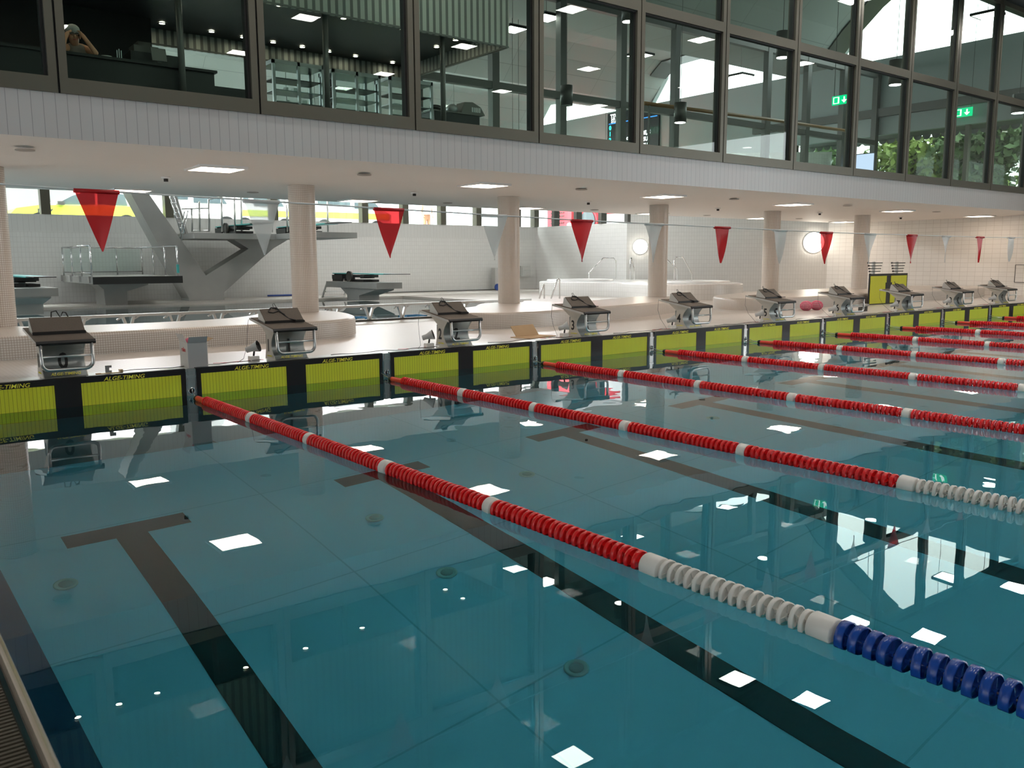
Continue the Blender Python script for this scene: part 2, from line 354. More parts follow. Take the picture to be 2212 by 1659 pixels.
for a, b in zip([-12.0]+mull, mull+[21.2]):
    n += 1; e = empty('window_%d' % n, 'street window %s the diving hall, %s pane of the high band' % ('of', ['farthest left', 'second', 'third', 'fourth', 'fifth', 'sixth', 'seventh', 'eighth', 'ninth', 'tenth', 'eleventh', 'twelfth'][n-1]), None, (b, BYW, SILL), None, 0, 'structure')
    f = MB(); f.box(b-.13, b+.13, BYW-.06, BYW+.24, SILL, WTOP); BW(f, 'mullion', M_frame, e)
    f = MB(); f.box(a+.13, b-.13, BYW+.12, BYW+.13, SILL, WTOP); BW(f, 'pane', M_glass2, e)
for k, (a, b) in enumerate([(19.5, 18.3), (18.3, 16.9), (16.9, 15.45), (15.45, 14.0)]):
    n += 1; e = empty('window_%d' % n, 'street window of the side wall, %s from the corner' % ['first', 'second', 'third', 'fourth'][k], None, (21.2, b, SILL), None, 0, 'structure')
    f = MB(); f.box(21.14, 21.44, b-.09, b+.09, SILL, WTOP); BW(f, 'mullion', M_inner, e)
    f = MB(); f.box(21.32, 21.33, b+.09, a-.09, SILL, WTOP); BW(f, 'pane', M_glass2, e)
# slab between the floors: soffit, fascia, upper floor
m = MB(); m.prism([(-12, FY, 2.895), (-12, 3.0, CEIL), (-12, SY, CEIL), (-12, SY, 2.95), (-12, FY+.02, 2.95)], (41, 0, 0)); st(m, 'ceiling_soffit', M_ceil, 'cream painted ceiling over the starting end')
m = MB(); m.box(-12, 29, FY, FY+.12, 2.895, WZ); st(m, 'wall_fascia', M_fascia, 'white vertical board fascia below the upper windows')
m = MB(); m.box(-12, 29, FY+.12, SY, 2.95, WZ-.02); st(m, 'floor_upper', M_black, 'dark floor of the upper lounge')
# facade: one framed bay per window
TOPZ = 8.5
def bay(k, x0, x1):
    global n; n += 1
    names = ['farthest left bay', 'bay with the person at the counter', 'bay in front of the spotlit ceiling', 'bay in front of the glass cabinets', 'bay beside the end of the black canopy', 'bay in front of the scoreboard', 'sixth bay from the left, right of the scoreboard', 'seventh bay', 'bay with the left exit sign', 'bay of the narrow pendant lamp', 'bay with the first tree view', 'bay below the large sky opening', 'bay with the right exit sign', 'second bay from the right edge', 'bay at the right edge', 'bay beyond the right edge']
    e = empty('window_%d' % n, 'upper lounge glazing, '+names[min(k, 15)], None, (x0, FY, WZ), None, 0, 'structure')
    f = MB()
    for xa, xb in ((x0+.012, x0+.10), (x1-.10, x1-.012)): f.box(xa, xb, FY-.03, FY+.17, WZ, TOPZ)
    f.box(x0+.10, x1-.10, FY-.03, FY+.17, WZ, WZ+.175); f.box(x0+.10, x1-.10, FY-.03, FY+.15, 5.85, 6.03)
    f.box(x0+.10, x1-.10, FY-.03, FY+.15, TOPZ-.12, TOPZ); BW(f, 'frame', M_frame, e)
    f = MB(); f.box(x0-.012, x0+.012, FY, FY+.16, WZ, TOPZ); BW(f, 'gasket', M_seam, e)
    f = MB(); f.box(x1-.135, x1-.10, FY+.02, FY+.12, WZ+.175, 5.85); f.box(x1-.135, x1-.10, FY+.02, FY+.12, 6.03, TOPZ-.12); f.box(x0+.1, x1-.1, FY+.0, FY+.1, 5.825, 5.85); BW(f, 'reveal', M_seam, e)
    for z0, z1 in ((WZ+.175, 5.85), (6.03, TOPZ-.12)):
        f = MB(); f.box(x0+.10, x1-.10, FY+.04, FY+.046, z0, z1); BW(f, 'pane', M_glass, e)
for k in range(13):
    x0 = -3.202+2.372*k
    bay(k, x0, x0+2.372)
m = MB(); m.box(-12, -3.2, FY, FY+.2, WZ, TOPZ); m.box(27.63, 29, FY, FY+.2, WZ, TOPZ); st(m, 'wall_facade_end', M_frame, 'bronze clad end of the upper facade')
# hall roof over the racing pool
m = MB(); m.box(-12, 29, -32, FY+.3, 8.6, 8.8); st(m, 'ceiling_hall', pbr('hall_roof', (.10, .115, .12), .8), 'dark roof of the pool hall')
m = MB(); m.box(-12, 29, -32.3, -32, 0, 8.6); m.box(27, 27.3, -32, -18, 0, 8.6); m.box(27, 27.3, -18, -8, 0, 1.2); m.box(27, 27.3, -18, -8, 6.5, 8.6); m.box(27, 27.3, -8, -2.5, 0, 8.6); m.box(27, 27.3, -2.5, FY, 2.9, 8.6)
st(m, 'wall_hall', pbr('hall_wall', (.42, .42, .41), .7), 'plain walls of the pool hall')
# inner glazing towards the diving hall
IY = 8.35
e = empty('window_inner', 'dark framed inner glazing between lounge and diving hall', None, (0, IY, WZ), None, 0, 'structure')
xs = [5.9+.12, 8.3]+[10.6+2.28*k for k in range(9)]
for x in xs:
    f = MB(); f.box(x-.11, x+.11, IY-.06, IY+.14, WZ, 8.5); BW(f, 'mullion', M_inner, e)
for z in (5.80, 8.28):
    f = MB(); f.box(-12, 29, IY-.05, IY+.13, z, z+.18); BW(f, 'transom', M_inner, e)
f = MB(); f.box(-12, 29, IY-.03, IY+.1, WZ, WZ+.12); BW(f, 'sill', M_inner, e)
for a, b in zip(xs, xs[1:]+[29]):
    f = MB(); f.box(a+.11, b-.11, IY+.03, IY+.036, WZ+.12, 5.80); BW(f, 'pane', M_glass2, e)
# vault over lounge and diving hall, with the end wall and its arched sky openings
prof = [(FY+.2, 13.2), (4.0, 12.9), (6.4, 12.2), (8.4, 10.95), (9.4, 10.1), (10.4, 9.02), (12.5, 9.02), (13.9, 9.67), (15.4, 10.25), (17, 10.65), (18.5, 10.6), (19.2, 10.1), (20.2, 9.02), (22.4, 9.02), (24.5, 9.55), (26, 9.95), (27.6, 10.0), (28.5, 9.02)]
m = MB()
for (y0, z0), (y1, z1) in zip(prof, prof[1:]):
    m.prism([(-12, y0, z0), (-12, y1, z1), (-12, y1, z1+.25), (-12, y0, z0+.25)], (41, 0, 0))
m.box(-12, 29, 28.5, 28.8, 8.2, 9.3); m.box(-12, 29, FY+.2, FY+.4, 8.5, 13.4)
st(m, 'ceiling_vault', M_conc, 'folded grey-green concrete vault over the upper hall')
m = MB(); m.box(29, 29.25, -8, FY, 0, 9); m.box(29, 29.25, 12.0, 19.6, 3.2, 9.0); m.box(29, 29.25, 19.6, 28.8, 5, 9.0); m.box(29, 29.25, FY, 12.0, 6.19, 9.0); m.box(29, 29.25, FY, 12, 2.9, WZ+.02)
m.prism([(29, 10.35, 9), (29, 12.55, 9), (29, 12.55, 13), (29, 9.4, 13), (29, 9.5, 10)], (.25, 0, 0)); m.prism([(29, 20.1, 9), (29, 22.45, 9), (29, 22.45, 13), (29, 19.2, 13), (29, 19.25, 10.1)], (.25, 0, 0))
st(m, 'wall_end', M_endwall, 'grey end wall with arched openings to the sky')
for k, (a, b) in enumerate([(FY, 2.5), (2.5, 5.0), (5.0, 7.4), (7.4, 9.7), (9.7, 12.0)]):
    n += 1; e = empty('window_%d' % n, 'end wall garden window, %s' % ['nearest the facade', 'second', 'third', 'fourth', 'farthest'][k], None, (29, a, WZ), None, 0, 'structure')
    f = MB(); f.box(29.0, 29.2, b-.07, b+.07, WZ, 6.19); f.box(29.05, 29.15, a, b, WZ, WZ+.1); BW(f, 'frame', M_frame, e)
    f = MB(); f.box(29.1, 29.106, a, b, WZ+.1, 6.19); BW(f, 'pane', M_glass2, e)
m = MB(); m.box(28.8, 29.0, FY, 14, 6.85, 7.15); st(m, 'trim_6', M_inner, 'dark beam across the end wall')
m = MB()
for a_, b_ in ((2, 5), (7, 11)):
    for (y0, z0), (y1, z1) in zip(prof[a_:b_], prof[a_+1:b_+1]): m.prism([(27.9, y0, z0-.08), (27.9, y1, z1-.08), (27.9, y1, z1-.01), (27.9, y0, z0-.01)], (1.1, 0, 0))
st(m, 'trim_7', M_inner, 'dark beams lining the arched sky openings')
# low board wall behind the upper right, street outside
m = MB(); m.box(-14, 45, 19.8, 60, 2.2, 2.45); m.prism([(21.55, 19.8, 2.2), (21.55, 14.5, 2.2), (27.5, 9.45, 2.2), (45, 9.45, 2.2), (45, 19.8, 2.2)], (0, 0, .25)); st(m, 'floor_street', M_street, 'grey street outside the window band')
m = MB(); m.box(-14, 17.0, 26.5, 26.9, 2.4, 5.2); st(m, 'wall_street', M_pale, 'pale concrete wall across the street')
m = MB(); m.box(29.3, 90, -30, 9.4, 2.0, 2.3); st(m, 'floor_garden', pbr('lawn', (.09, .15, .04), .95, noise=.3), 'green lawn outside the end windows')

# ================================================================== LIGHTS IN THE CEILINGS
def panel_light(name, x, y, z, s, mat, label, group, drop=0.0, frame=None):
    e = empty(name, label, 'ceiling light', (x, y, z), group)
    f = MB(); h = s/2
    for a, b, c, d in ((-h-.04, -h, -h-.04, h+.04), (h, h+.04, -h-.04, h+.04), (-h, h, -h-.04, -h), (-h, h, h, h+.04)): f.box(a, b, c, d, -.012, .03)
    f.build('frame', frame or M_white, e)
    f = MB(); f.box(-h, h, -h, h, -.006, .0); f.build('diffuser', mat, e)
    if z > 4:
        f = MB(); f.box(-h-.04, h+.04, -h-.04, h+.04, .001, .06); f.cyl((0, 0, .05), (0, 0, (8.62 if y < 1.5 else 9.3 if y < 14 else 10.6 if y < 18 else 9.1)-z), .008, n=6); f.build('housing', M_inner, e)
    return e
rowA = [(1.47, 2.99), (6.29, 2.97), (11.0, 2.95), (15.7, 2.95), (20.7, 2.95), (25.8, 2.95), (-3.35, 2.99)]
rowB = [(1.48, 7.7), (6.29, 7.7), (11.1, 7.7), (15.8, 7.7), (20.9, 7.7), (25.8, 7.7), (-3.4, 7.7)]
na = ['nearest, above the left part of the bench', 'front row between the second and third columns', 'front row above the fourth block', 'front row near the fourth column', 'front row near the fifth column', 'front row at the right end', 'front row left of the frame']
nb = ['back row behind the red pennant', 'back row right of the second column', 'back row right of the third column', 'back row beside the fourth column', 'back row beside the fifth column', 'back row near the right corner', 'back row left of the frame']
for (x, y), t in zip(rowA, na): panel_light('ceiling_light', x, y, CEIL-.012 if y > 3 else CEIL+.0-.012, .62, M_lamp, 'square ceiling panel light, '+t, 'panel lights in the soffit')
for (x, y), t in zip(rowB, nb): panel_light('ceiling_light', x, y, CEIL-.012, .62, M_lamp, 'square ceiling panel light, '+t, 'panel lights in the soffit')
def clampy(p, y, z): return V((p.x, min(p.y, y), z))
def disc(name, u, v, lab, r=.11, z=CEIL):
    p = UZ(u, v, z); f = MB(); f.cyl((0, 0, -.012), (0, 0, 0), r, n=16); f.cyl((0, 0, -.016), (0, 0, -.012), r*.7, n=16)
    o = f.build(name, pbr('vent_grey', (.42, .38, .34), .6) if 'vent_grey' not in MATS else MATS['vent_grey'], None, None); o.location = p-V((0, 0, .001)); tag(o, lab, 'ceiling vent', 'round vents in the soffit')
for u, v, t in [(54, 323, 'above the farthest left column'), (787, 377, 'between the second column and third light'), (546, 415, 'left of the second column'), (967, 438, 'left of the third column'), (1256, 409, 'right of the third column'), (1284, 453, 'above the hot tub'), (1527, 465, 'near the fourth column'), (1586, 430, 'right of the fourth column'), (1831, 444, 'right of the fifth column'), (1726, 472, 'behind the fifth column'), (2023, 457, 'farthest right')]:
    disc('ceiling_vent', u, v, 'small round white vent in the soffit '+t)
for u, v, t in [(358, 385, 'above the first back light'), (895, 418, 'left of the third column'), (1271, 438, 'above the red pennant'), (1551, 452, 'right of the fourth column'), (1771, 462, 'above the bright round lamp'), (1946, 471, 'at the right end')]:
    p = UZ(u, v-3, CEIL); e = empty('smoke_detector', 'small smoke detector hanging from the soffit '+t, 'detector', p, 'detectors in the soffit')
    f = MB(); f.cyl((0, 0, -.03), (0, 0, 0), .07, n=14); f.build('base', M_white, e); f = MB(); f.cyl((0, 0, -.075), (0, 0, -.03), .035, n=12); f.build('sensor', M_rim, e)
for k in range(5):                              # luminaires under the pool hall roof; rows past the first added for general light
    for j, y in enumerate((.04, -4.9, -9.8, -14.7)):
        panel_light('hall_light', 2.4+5.2*k, y, 8.0, .6, M_lampc, 'square suspended hall light, row %s the facade, %s from the left' % (['next to', 'added second from', 'added third from', 'added farthest from'][j], ['first', 'second', 'third', 'fourth', 'fifth'][k]), 'suspended lights over the pool', frame=M_inner)
for k in range(5):
    for y, t, ks, z in ((1.98, 'just behind the facade glass', (1, 2, 3, 4), 8.27), (8.92, 'over the edge of the diving hall', (2,), 8.0), (10.4, 'over the diving pool', (0, 1, 2, 3, 4), 8.0)):
        if k not in ks: continue
        panel_light('hall_light', 2.4+5.2*k, y, z, .6, M_lampu, 'square suspended light %s, %s from the left' % (t, ['first', 'second', 'third', 'fourth', 'fifth'][k]), 'suspended lights in the upper hall', frame=M_inner)
for k, (x, y) in enumerate([(3, 12.6), (7, 12.9), (11, 12.9), (15, 12.9), (19, 12.2), (9.5, 16.4), (13.5, 16.4), (17.5, 16.4), (-2, 12.6)]):  # panels added out of sight to brighten the diving hall
    panel_light('dive_fill', x, y, 5.45 if y < 14 else 6.1, 1.0, M_filld, 'added unseen fill panel high over the diving pool, number %d from the left rear' % (k+1), 'added fill panels of the diving hall', frame=M_inner)

# ================================================================== COLUMNS AND BENCHES
for k, (x, y) in enumerate([(-1.25, 4.6), (3.68, 4.95), (8.42, 5.0), (13.17, 5.05), (17.88, 5.08), (22.1, 4.8)]):
    m = MB(); m.cyl((0, 0, .576), (0, 0, CEIL-.002), .235 if k else .25, n=40, caps=False, uvm=True)
    o = m.build('column', M_mosaic); o.location = (x, y, 0)
    tag(o, 'round white mosaic column, '+['farthest left, cut by the frame', 'behind starting block 1', 'between blocks 2 and 3', 'behind the white pennant left of block 4', 'behind starting block 5', 'farthest right, near the standing yellow pad'][k], 'column', 'mosaic columns')
def inset(pts, d):
    n_ = len(pts); res = []
    for k in range(n_):
        p0, p1, p2 = V(pts[k-1]), V(pts[k]), V(pts[(k+1) % n_])
        a = (p1-p0).normalized(); b = (p2-p1).normalized(); na_ = V((-a.y, a.x)); nb_ = V((-b.y, b.x)); nn = (na_+nb_)
        res.append(p1+nn.normalized()*d/max(.5, nn.length/2))
    return res
def smoothpoly(pts, it=2):
    for _ in range(it):
        q = []
        for k in range(len(pts)):
            a, b = V(pts[k]), V(pts[(k+1) % len(pts)])
            q += [a*.75+b*.25, a*.25+b*.75]
        pts = q
    return [V(p) for p in pts]
def plinth(pts, z0, z1, r=.05, it=2):
    pts = smoothpoly(pts, it); m = MB(); rings = []; n_ = len(pts); per = [0]
    for k in range(n_): per.append(per[-1]+(V(pts[(k+1) % n_])-V(pts[k])).length)
    for ins, z in [(0, z0), (0, z1-r), (r*.3, z1-r*.3), (r, z1)]:
        rings.append((m.add([(p.x, p.y, z) for p in (inset(pts, ins) if ins else pts)]), z))
    for (i, za), (j, zb) in zip(rings, rings[1:]):
        for k in range(n_): m.face((i+k, i+(k+1) % n_, j+(k+1) % n_, j+k), True, [(per[k], za), (per[k+1], za), (per[k+1], zb), (per[k], zb)])
    i = rings[-1][0]; m.face(range(i, i+n_)); return m
bA = [(-11.98, 2.5), (0, 2.5), (2.3, 2.5), (3.2, 2.6), (3.75, 3.1), (4.1, 4.0), (4.25, 4.9), (4.0, 5.4), (3.5, 5.55), (2.9, 5.3), (2.5, 4.6), (1.8, 4.1), (.6, 3.95), (-1.0, 4.2), (-1.0, 5.1), (-1.8, 5.1), (-2, 4.0), (-11.98, 3.9)]
bB = [(5.6, 3.2), (5.8, 2.5), (6.5, 2.2), (7.4, 2.25), (8.4, 2.5), (10.4, 2.95), (12.2, 3.5), (13.4, 4.2), (13.75, 5.0), (13.5, 5.5), (12.7, 5.55), (10.5, 4.6), (9.1, 4.9), (8.9, 5.4), (8.2, 5.55), (7.7, 5.2), (7.0, 4.3), (6.0, 4.0)]
bC = [(13.85, 3.6), (13.9, 2.75), (14.8, 2.5), (18, 2.55), (22, 2.55), (26.98, 2.55), (26.98, 5.6), (22, 5.6), (17.8, 5.6), (14.6, 4.6)]
for pts, lab in ((bA, 'mosaic bench along the deck behind blocks 0 and 1 with a rounded end'), (bB, 'curved mosaic bench between blocks 2 and 4'), (bC, 'long low mosaic bench behind blocks 5 to 9')):
    tag(plinth(pts, .2, .575).build('tiled_bench', M_mosaic), lab, 'bench', 'mosaic benches')
# whirlpool block
tub = empty('whirlpool', 'cloud shaped white tiled whirlpool block with two basins', 'hot tub', (18.8, 11, .27))
tp = [(17.0, 14.6), (16.7, 13.4), (16.9, 12.2), (17.3, 11), (17.35, 10.1), (17.0, 9.2), (16.8, 8.2), (17.3, 7.3), (18.4, 6.9), (19.5, 7.1), (20.2, 8.0), (21.6, 9.6), (22.4, 11.5), (21.15, 13.9), (21.1, 14.8)]
BW(plinth(tp, .2, .755, .05, 3), 'base', M_wtile, tub)
for x, y, r in ((18.4, 13.6, 1.2), (19.35, 8.95, 1.05)):
    f = MB(); f.lathe([(r-.25, -.3), (r-.2, .02), (r-.1, .055), (r, .05), (r+.03, .0)], (x, y, .76), 'z', 40); f.cyl((x, y, .5), (x, y, .52), r-.2, n=32); BW(f, 'basin', M_tub, tub)
def c1(x, y): return (x*.25316, 400+y*.25316)
def c2(x, y): return (540+x*.25316, 400+y*.25316)
def c3(x, y): return (1060+x*.25316, 400+y*.25316)
def c4(x, y): return (1652+x*.25316, 400+y*.25316)
def dd(x, y): return (340+x/5.53, 390+y/5.53)
for pts, Y, t in [([(838, 795), (838, 750), (960, 622), (1050, 622), (1068, 645), (1068, 812)], 12.9, 'beside the left whirlpool basin'), ([(1192, 812), (1192, 640), (1199, 620), (1225, 722), (1225, 812)], 10.6, 'left of the round lamp'), ([(1500, 635), (1590, 712), (1590, 812)], 10.0, 'half hidden by the fourth column'), ([(1567, 812), (1567, 640), (1582, 617), (1640, 617), (1715, 757), (1715, 812)], 9.0, 'beside the right whirlpool basin')]:
    f = MB(); f.tube([UY(*c3(*q), Y) for q in pts], .022, 8); tag(f.build('handrail', M_steelp), 'bent steel handrail '+t, 'handrail', 'handrails of the whirlpools')
for pts, t in [([(415, 968), (448, 850), (453, 843), (457, 850), (457, 968)], 'left one'), ([(515, 968), (568, 806), (577, 797), (588, 808), (588, 968)], 'right one, larger')]:
    f = MB(); f.tube([UY(*c3(*q), 10.9) for q in pts], .024, 8); tag(f.build('pool_ladder_rail', M_steelp), 'steel ladder rail at the diving pool corner, '+t, 'handrail', 'ladder rails of the diving pool')
for (u, v), k in (((1383, 533), 0), ((1757, 524), 1)):
    d = ray(u, v); a = V((21.2, 14.0, 0)); nrm = V((5.0, 5.8, 0)).normalized(); t = (a-CAM).dot(nrm)/d.dot(nrm); p = CAM+d*t-nrm*.03
    e = empty('round_wall_lamp', 'glowing round wall lamp, '+['left of the fourth column', 'larger one, left of the far red pennant'][k], 'lamp', p, 'round wall lamps')
    A = (V((nrm.y, -nrm.x, 0)), V((0, 0, 1)), -nrm); r = .27+.11*k
    f = MB(); f.lathe([(r, 0), (r, .07), (r*.8, .11), (r*.4, .13), (.001, .135)], (0, 0, 0), A, 28); f.build('globe', M_glow, e)
    f = MB(); f.lathe([(r+.02, -.03), (r+.02, .02), (r, .02)], (0, 0, 0), A, 28); f.build('ring', M_white, e)
# low railing frame at the near edge of the diving pool
RY = 5.72
e = empty('bulkhead_rail', 'long low steel frame with V struts along the diving pool', 'railing', (4, RY, .285))
f = MB(); f.box(-8, 9.6, RY-.05, RY+.09, .575, .618); BW(f, 'top_beam', M_steel, e)
f = MB(); f.box(-8, 9.6, RY-.05, RY+.07, .286, .325); BW(f, 'base_beam', M_inner, e)
for k in range(23):
    x = -7.6+.765*k
    f = MB()
    for s_ in (-1, 1):
        f.obox((x+s_*.045, RY+.01, .44), (.022, 0, 0), (0, .03, 0), (s_*.045, 0, .137))
        f.obox((x+s_*.13, RY+.01, .555), (.055, 0, .03), (0, .02, 0), (-.006, 0, .010))
    BW(f, 'strut', M_steel, e)
# the diving tower
tw = empty('diving_tower', 'grey concrete V shaped diving tower with ladder and high platform', 'diving tower', (6.2, 18.3, .275))
TY, TT = 17.9, .8
def pr(pts, y, t, nm, mat=M_towerc, par=None):
    f = MB(); P = [UY(u, v, y) for u, v in pts]; f.prism(P, (0, t, 0)); return BW(f, nm, mat, par if par is not None else tw)
pr([(219, 300), (238, 300), (321, 418), (444.9, 595), (484.7, 631), (484.7, 652), (408.7, 652), (408.7, 645), (392, 616), (340, 524), (281, 415)], TY, TT, 'leaning_leg')
pr([(444.9, 595), (537, 537.5), (506, 518), (506, 514), (622, 514), (622, 518), (591, 536.5), (566, 558), (484.7, 631)], TY+.02, TT-.1, 'support_arm')
f = MB(); a = UY(408, 502.5, 16.9); b = UY(694, 502.5, 16.9); f.box(a.x+.15, b.x-1.3, 16.9, 19.2, a.z-.17, a.z); BW(f, 'high_platform', M_towerc, tw); HPZ = a.z
f = MB(); P = [UY(*q, 17.2) for q in (dd(140, 150), dd(225, 150), dd(370, 640), dd(300, 640))]; f.prism(P, (0, .12, 0)); BW(f, 'stair_stringer', M_towerc, tw)
f = MB()
for k in range(9):
    t = k/8; x0, y0 = 135+t*150, 150+t*480
    p, q = UY(*dd(x0, y0), 16.95), UY(*dd(x0+45, y0-4), 16.95); f.tube([p, q], .016, 6)
f.tube([UY(*dd(130, 140), 16.95), UY(*dd(285, 640), 16.95)], .02, 6); f.tube([UY(*dd(178, 140), 16.95), UY(*dd(335, 640), 16.95)], .02, 6)
f.tube([UY(*dd(365, 360), 16.95), UY(*dd(290, 720), 16.95)], .018, 6); f.tube([UY(*dd(325, 370), 16.95), UY(*dd(265, 690), 16.95)], .018, 6)
BW(f, 'ladder', M_steelp, tw)
f = MB()
for x, y0 in ((408, 335), (500, 250), (612, 225), (765, 190), (920, 190), (1000, 190), (1545, 290), (2030, 240)):
    f.tube([UY(*dd(x, y0), 17.0), UY(*dd(x+8, 612), 17.0)], .028, 6); BW(f, 'guard_post', M_steel, tw); f = MB()
f.tube([UY(*dd(290, 340), 17.0), UY(*dd(408, 335), 17.0)], .02, 6); f.tube([UY(*dd(408, 335), 17.0), UY(*dd(612, 330), 17.0)], .02, 6); f.tube([UY(*dd(612, 228), 17.0), UY(*dd(765, 192), 17.0)], .02, 6)
f.tube([UY(*dd(410, 600), 17.0), UY(*dd(640, 600), 17.0)], .02, 6); f.tube([UY(*dd(1375, 470), 17.0), UY(*dd(1375, 620), 17.0)], .02, 6)
BW(f, 'guard_rail', M_steel, tw)
f = MB(); f.box(*sorted((UY(*dd(925, 0), 17).x, UY(*dd(1000, 0), 17).x)), 17.0, 17.01, HPZ+.1, HPZ+.9); BW(f, 'glass_panel', M_railglass, tw)
# low one metre platform
lp = empty('low_platform', 'low concrete diving platform with steel and glass railing', 'diving platform', (3.6, 17.9, .275))
a = UY(200, 598.5, 15.4); b = UY(393.7, 596, 15.4); back = UX(131, 596, a.x).y
Z1 = a.z; X0, X1 = a.x, b.x
f = MB(); f.box(X0, X1, 15.42, min(back, 19.3), Z1-.19, Z1); BW(f, 'slab', M_towerc, lp)
f = MB(); f.box(X0-.003, X1+.003, 15.38, 15.42, Z1-.2, Z1); BW(f, 'black_front_edge', M_black, lp)
f = MB(); q = [UY(*c1(*q), 17.0) for q in ((820, 838), (1265, 832), (1265, 850), (1085, 905), (1090, 1010), (940, 1010), (900, 995), (885, 890))]; zz = [V((p.x, p.y, max(p.z, .25) if i not in (4, 5, 6) else .25)) for i, p in enumerate(q)]; f.prism(zz, (0, 1.1, 0)); BW(f, 'pedestal', M_towerc, lp)
f = MB(); YB2 = min(back, 19.2)
ys = [15.6+(YB2-15.6)*t for t in (0, .33, .66, 1)]
for y in ys:
    for x in (X0+.03,): f.tube([(x, y, Z1), (x, y, Z1+.84)], .022, 6)
    f.tube([(X1-.05, y, Z1), (X1-.05, y, Z1+.84)], .022, 6)
f.tube([(X0+.03, ys[0], Z1+.84), (X0+.03, ys[-1], Z1+.84), (X1-.05, ys[-1], Z1+.84), (X1-.05, ys[0], Z1+.84)], .022, 6)
f.tube([(X0+.03, ys[0], Z1+.1), (X0+.03, ys[-1], Z1+.1), (X1-.05, ys[-1], Z1+.1)], .016, 6)
for t in (.33, .66): f.tube([(X0+(X1-X0)*t, ys[-1], Z1), (X0+(X1-X0)*t, ys[-1], Z1+.84)], .022, 6)
for y in ys: f.box(X0-.06, X0, y-.03, y+.03, Z1-.16, Z1+.02)
BW(f, 'railing', M_steelp, lp)
f = MB(); f.box(X0+.1, X1-.1, ys[-1]-.01, ys[-1], Z1+.12, Z1+.8); f.box(X0+.03, X0+.04, ys[0], ys[-1], Z1+.12, Z1+.8); BW(f, 'glass_panel', M_railglass, lp)
f = MB(); f.box(X1-.08, X1-.02, ys[0]-.03, ys[0]+.03, Z1+.08, Z1+.32); BW(f, 'teal_sleeve', M_teal, lp)
# springboards (each points over the water, towards -y)
def springboard(x, yb, yt, z, lab, zf=None):
    e = empty('springboard', lab, 'springboard', (x, (yb+yt)/2, z-.3), 'springboards'); L = yb-yt
    f = MB(); f.box(x-.22, x+.22, yt+L*.2, yb, z-.03, z); BW(f, 'board', M_teal, e)
    f = MB(); f.box(x-.22, x+.22, yt, yt+L*.2, z-.02, z); BW(f, 'tip', M_rim, e)
    f = MB(); f.box(x-.24, x+.24, yb-L*.17, yb, z-.2, z-.06); f.box(x-.25, x-.2, yb-L*.17, yb-.05, z-.27, z-.2); f.box(x+.2, x+.25, yb-L*.17, yb-.05, z-.27, z-.2)
    for q in (.02, .14): f.box(x-.2, x+.2, yb-L*q-.03, yb-L*q, z-.06, z-.03)
    BW(f, 'anchor', M_black, e)
    f = MB(); f.box(x-.26, x+.26, yb-L*.53, yb-L*.37, z-.13, z-.05); f.box(x-.28, x+.28, yb-L*.53, yb-L*.27, z-.27, z-.20); f.cyl((x-.24, yb-L*.47, z-.1), (x+.24, yb-L*.47, z-.1), .06, n=10); f.box(x-.03, x+.03, yb-L*.53, yb, z-.25, z-.22)
    BW(f, 'fulcrum', M_black, e)
    f = MB(); f.cyl((x-.34, yb-L*.33, z-.1), (x-.28, yb-L*.33, z-.1), .17, n=20); f.lathe([(.17, 0), (.13, .02), (.13, .05)], (x-.36, yb-L*.33, z-.1), (V((0, 1, 0)), V((0, 0, 1)), V((1, 0, 0))), 20); BW(f, 'adjusting_wheel', M_inner, e)
    return e
RX = 10.4
yb, yt = UX(718, 589, RX-.22).y, UX(859, 591.3, RX-.22).y; zb = UX(718, 589.5, RX-.22).z
springboard(RX, yb, yt, zb, 'teal springboard on the right pedestal behind the mosaic column')
def pedestal(x, yb_, yt_, ztop, lab, steps=True):
    e = empty('springboard_pedestal', lab, 'pedestal', (x, yb_, .275), 'springboard pedestals')
    f = MB(); f.box(x-.45, x+.45, yt_, yb_, ztop-.19, ztop); BW(f, 'slab', M_towerc, e)
    L = yb_-yt_; f = MB(); f.prism([(x-.36, yb_-.25*L, ztop-.19), (x-.36, yt_+.1*L, ztop-.19), (x-.36, yt_+.1*L, ztop-.24), (x-.36, yt_+.38*L, ztop-.42), (x-.36, yt_+.38*L, .25), (x-.36, yb_-.38*L, .25), (x-.36, yb_-.38*L, ztop-.42)][::-1], (.72, 0, 0)); BW(f, 'pillar', M_towerc, e)
    if steps:
        f = MB()
        for k in range(3): f.box(x-.4, x+.4, yb_+.02+.12*k, yb_+.2+.12*k, ztop-.2-.17*k, ztop-.17-.17*k)
        f.prism([(x-.42, yb_-.02, ztop-.02), (x-.42, yb_+.05, ztop-.02), (x-.42, yb_+.5, .27), (x-.42, yb_+.4, .27)], (.03, 0, 0)); f.prism([(x+.4, yb_-.02, ztop-.02), (x+.4, yb_+.05, ztop-.02), (x+.4, yb_+.5, .27), (x+.4, yb_+.4, .27)], (.03, 0, 0)); BW(f, 'steps', M_steel, e)
pz = zb-.275
y0_, y1_ = UX(*c2(650, 820), RX-.45).y, UX(*c2(1080, 828), RX-.45).y
pedestal(RX, y0_, y1_, pz, 'stepped concrete springboard pedestal right of the second column')
LX = .55; pa = UX(122, 597.5, LX+.22); pb2 = UX(60, 596, LX+.22)
springboard(LX, max(pa.y, pb2.y)+1.4, min(pa.y, pb2.y), pa.z, 'teal springboard at the far left beside the first column')
pedestal(LX, max(pa.y, pb2.y)+1.4, min(pa.y, pb2.y)+.1 if abs(pa.y-pb2.y) < 1.5 else min(pa.y, pb2.y)+1.2, pa.z-.275, 'concrete springboard pedestal at the far left', False)
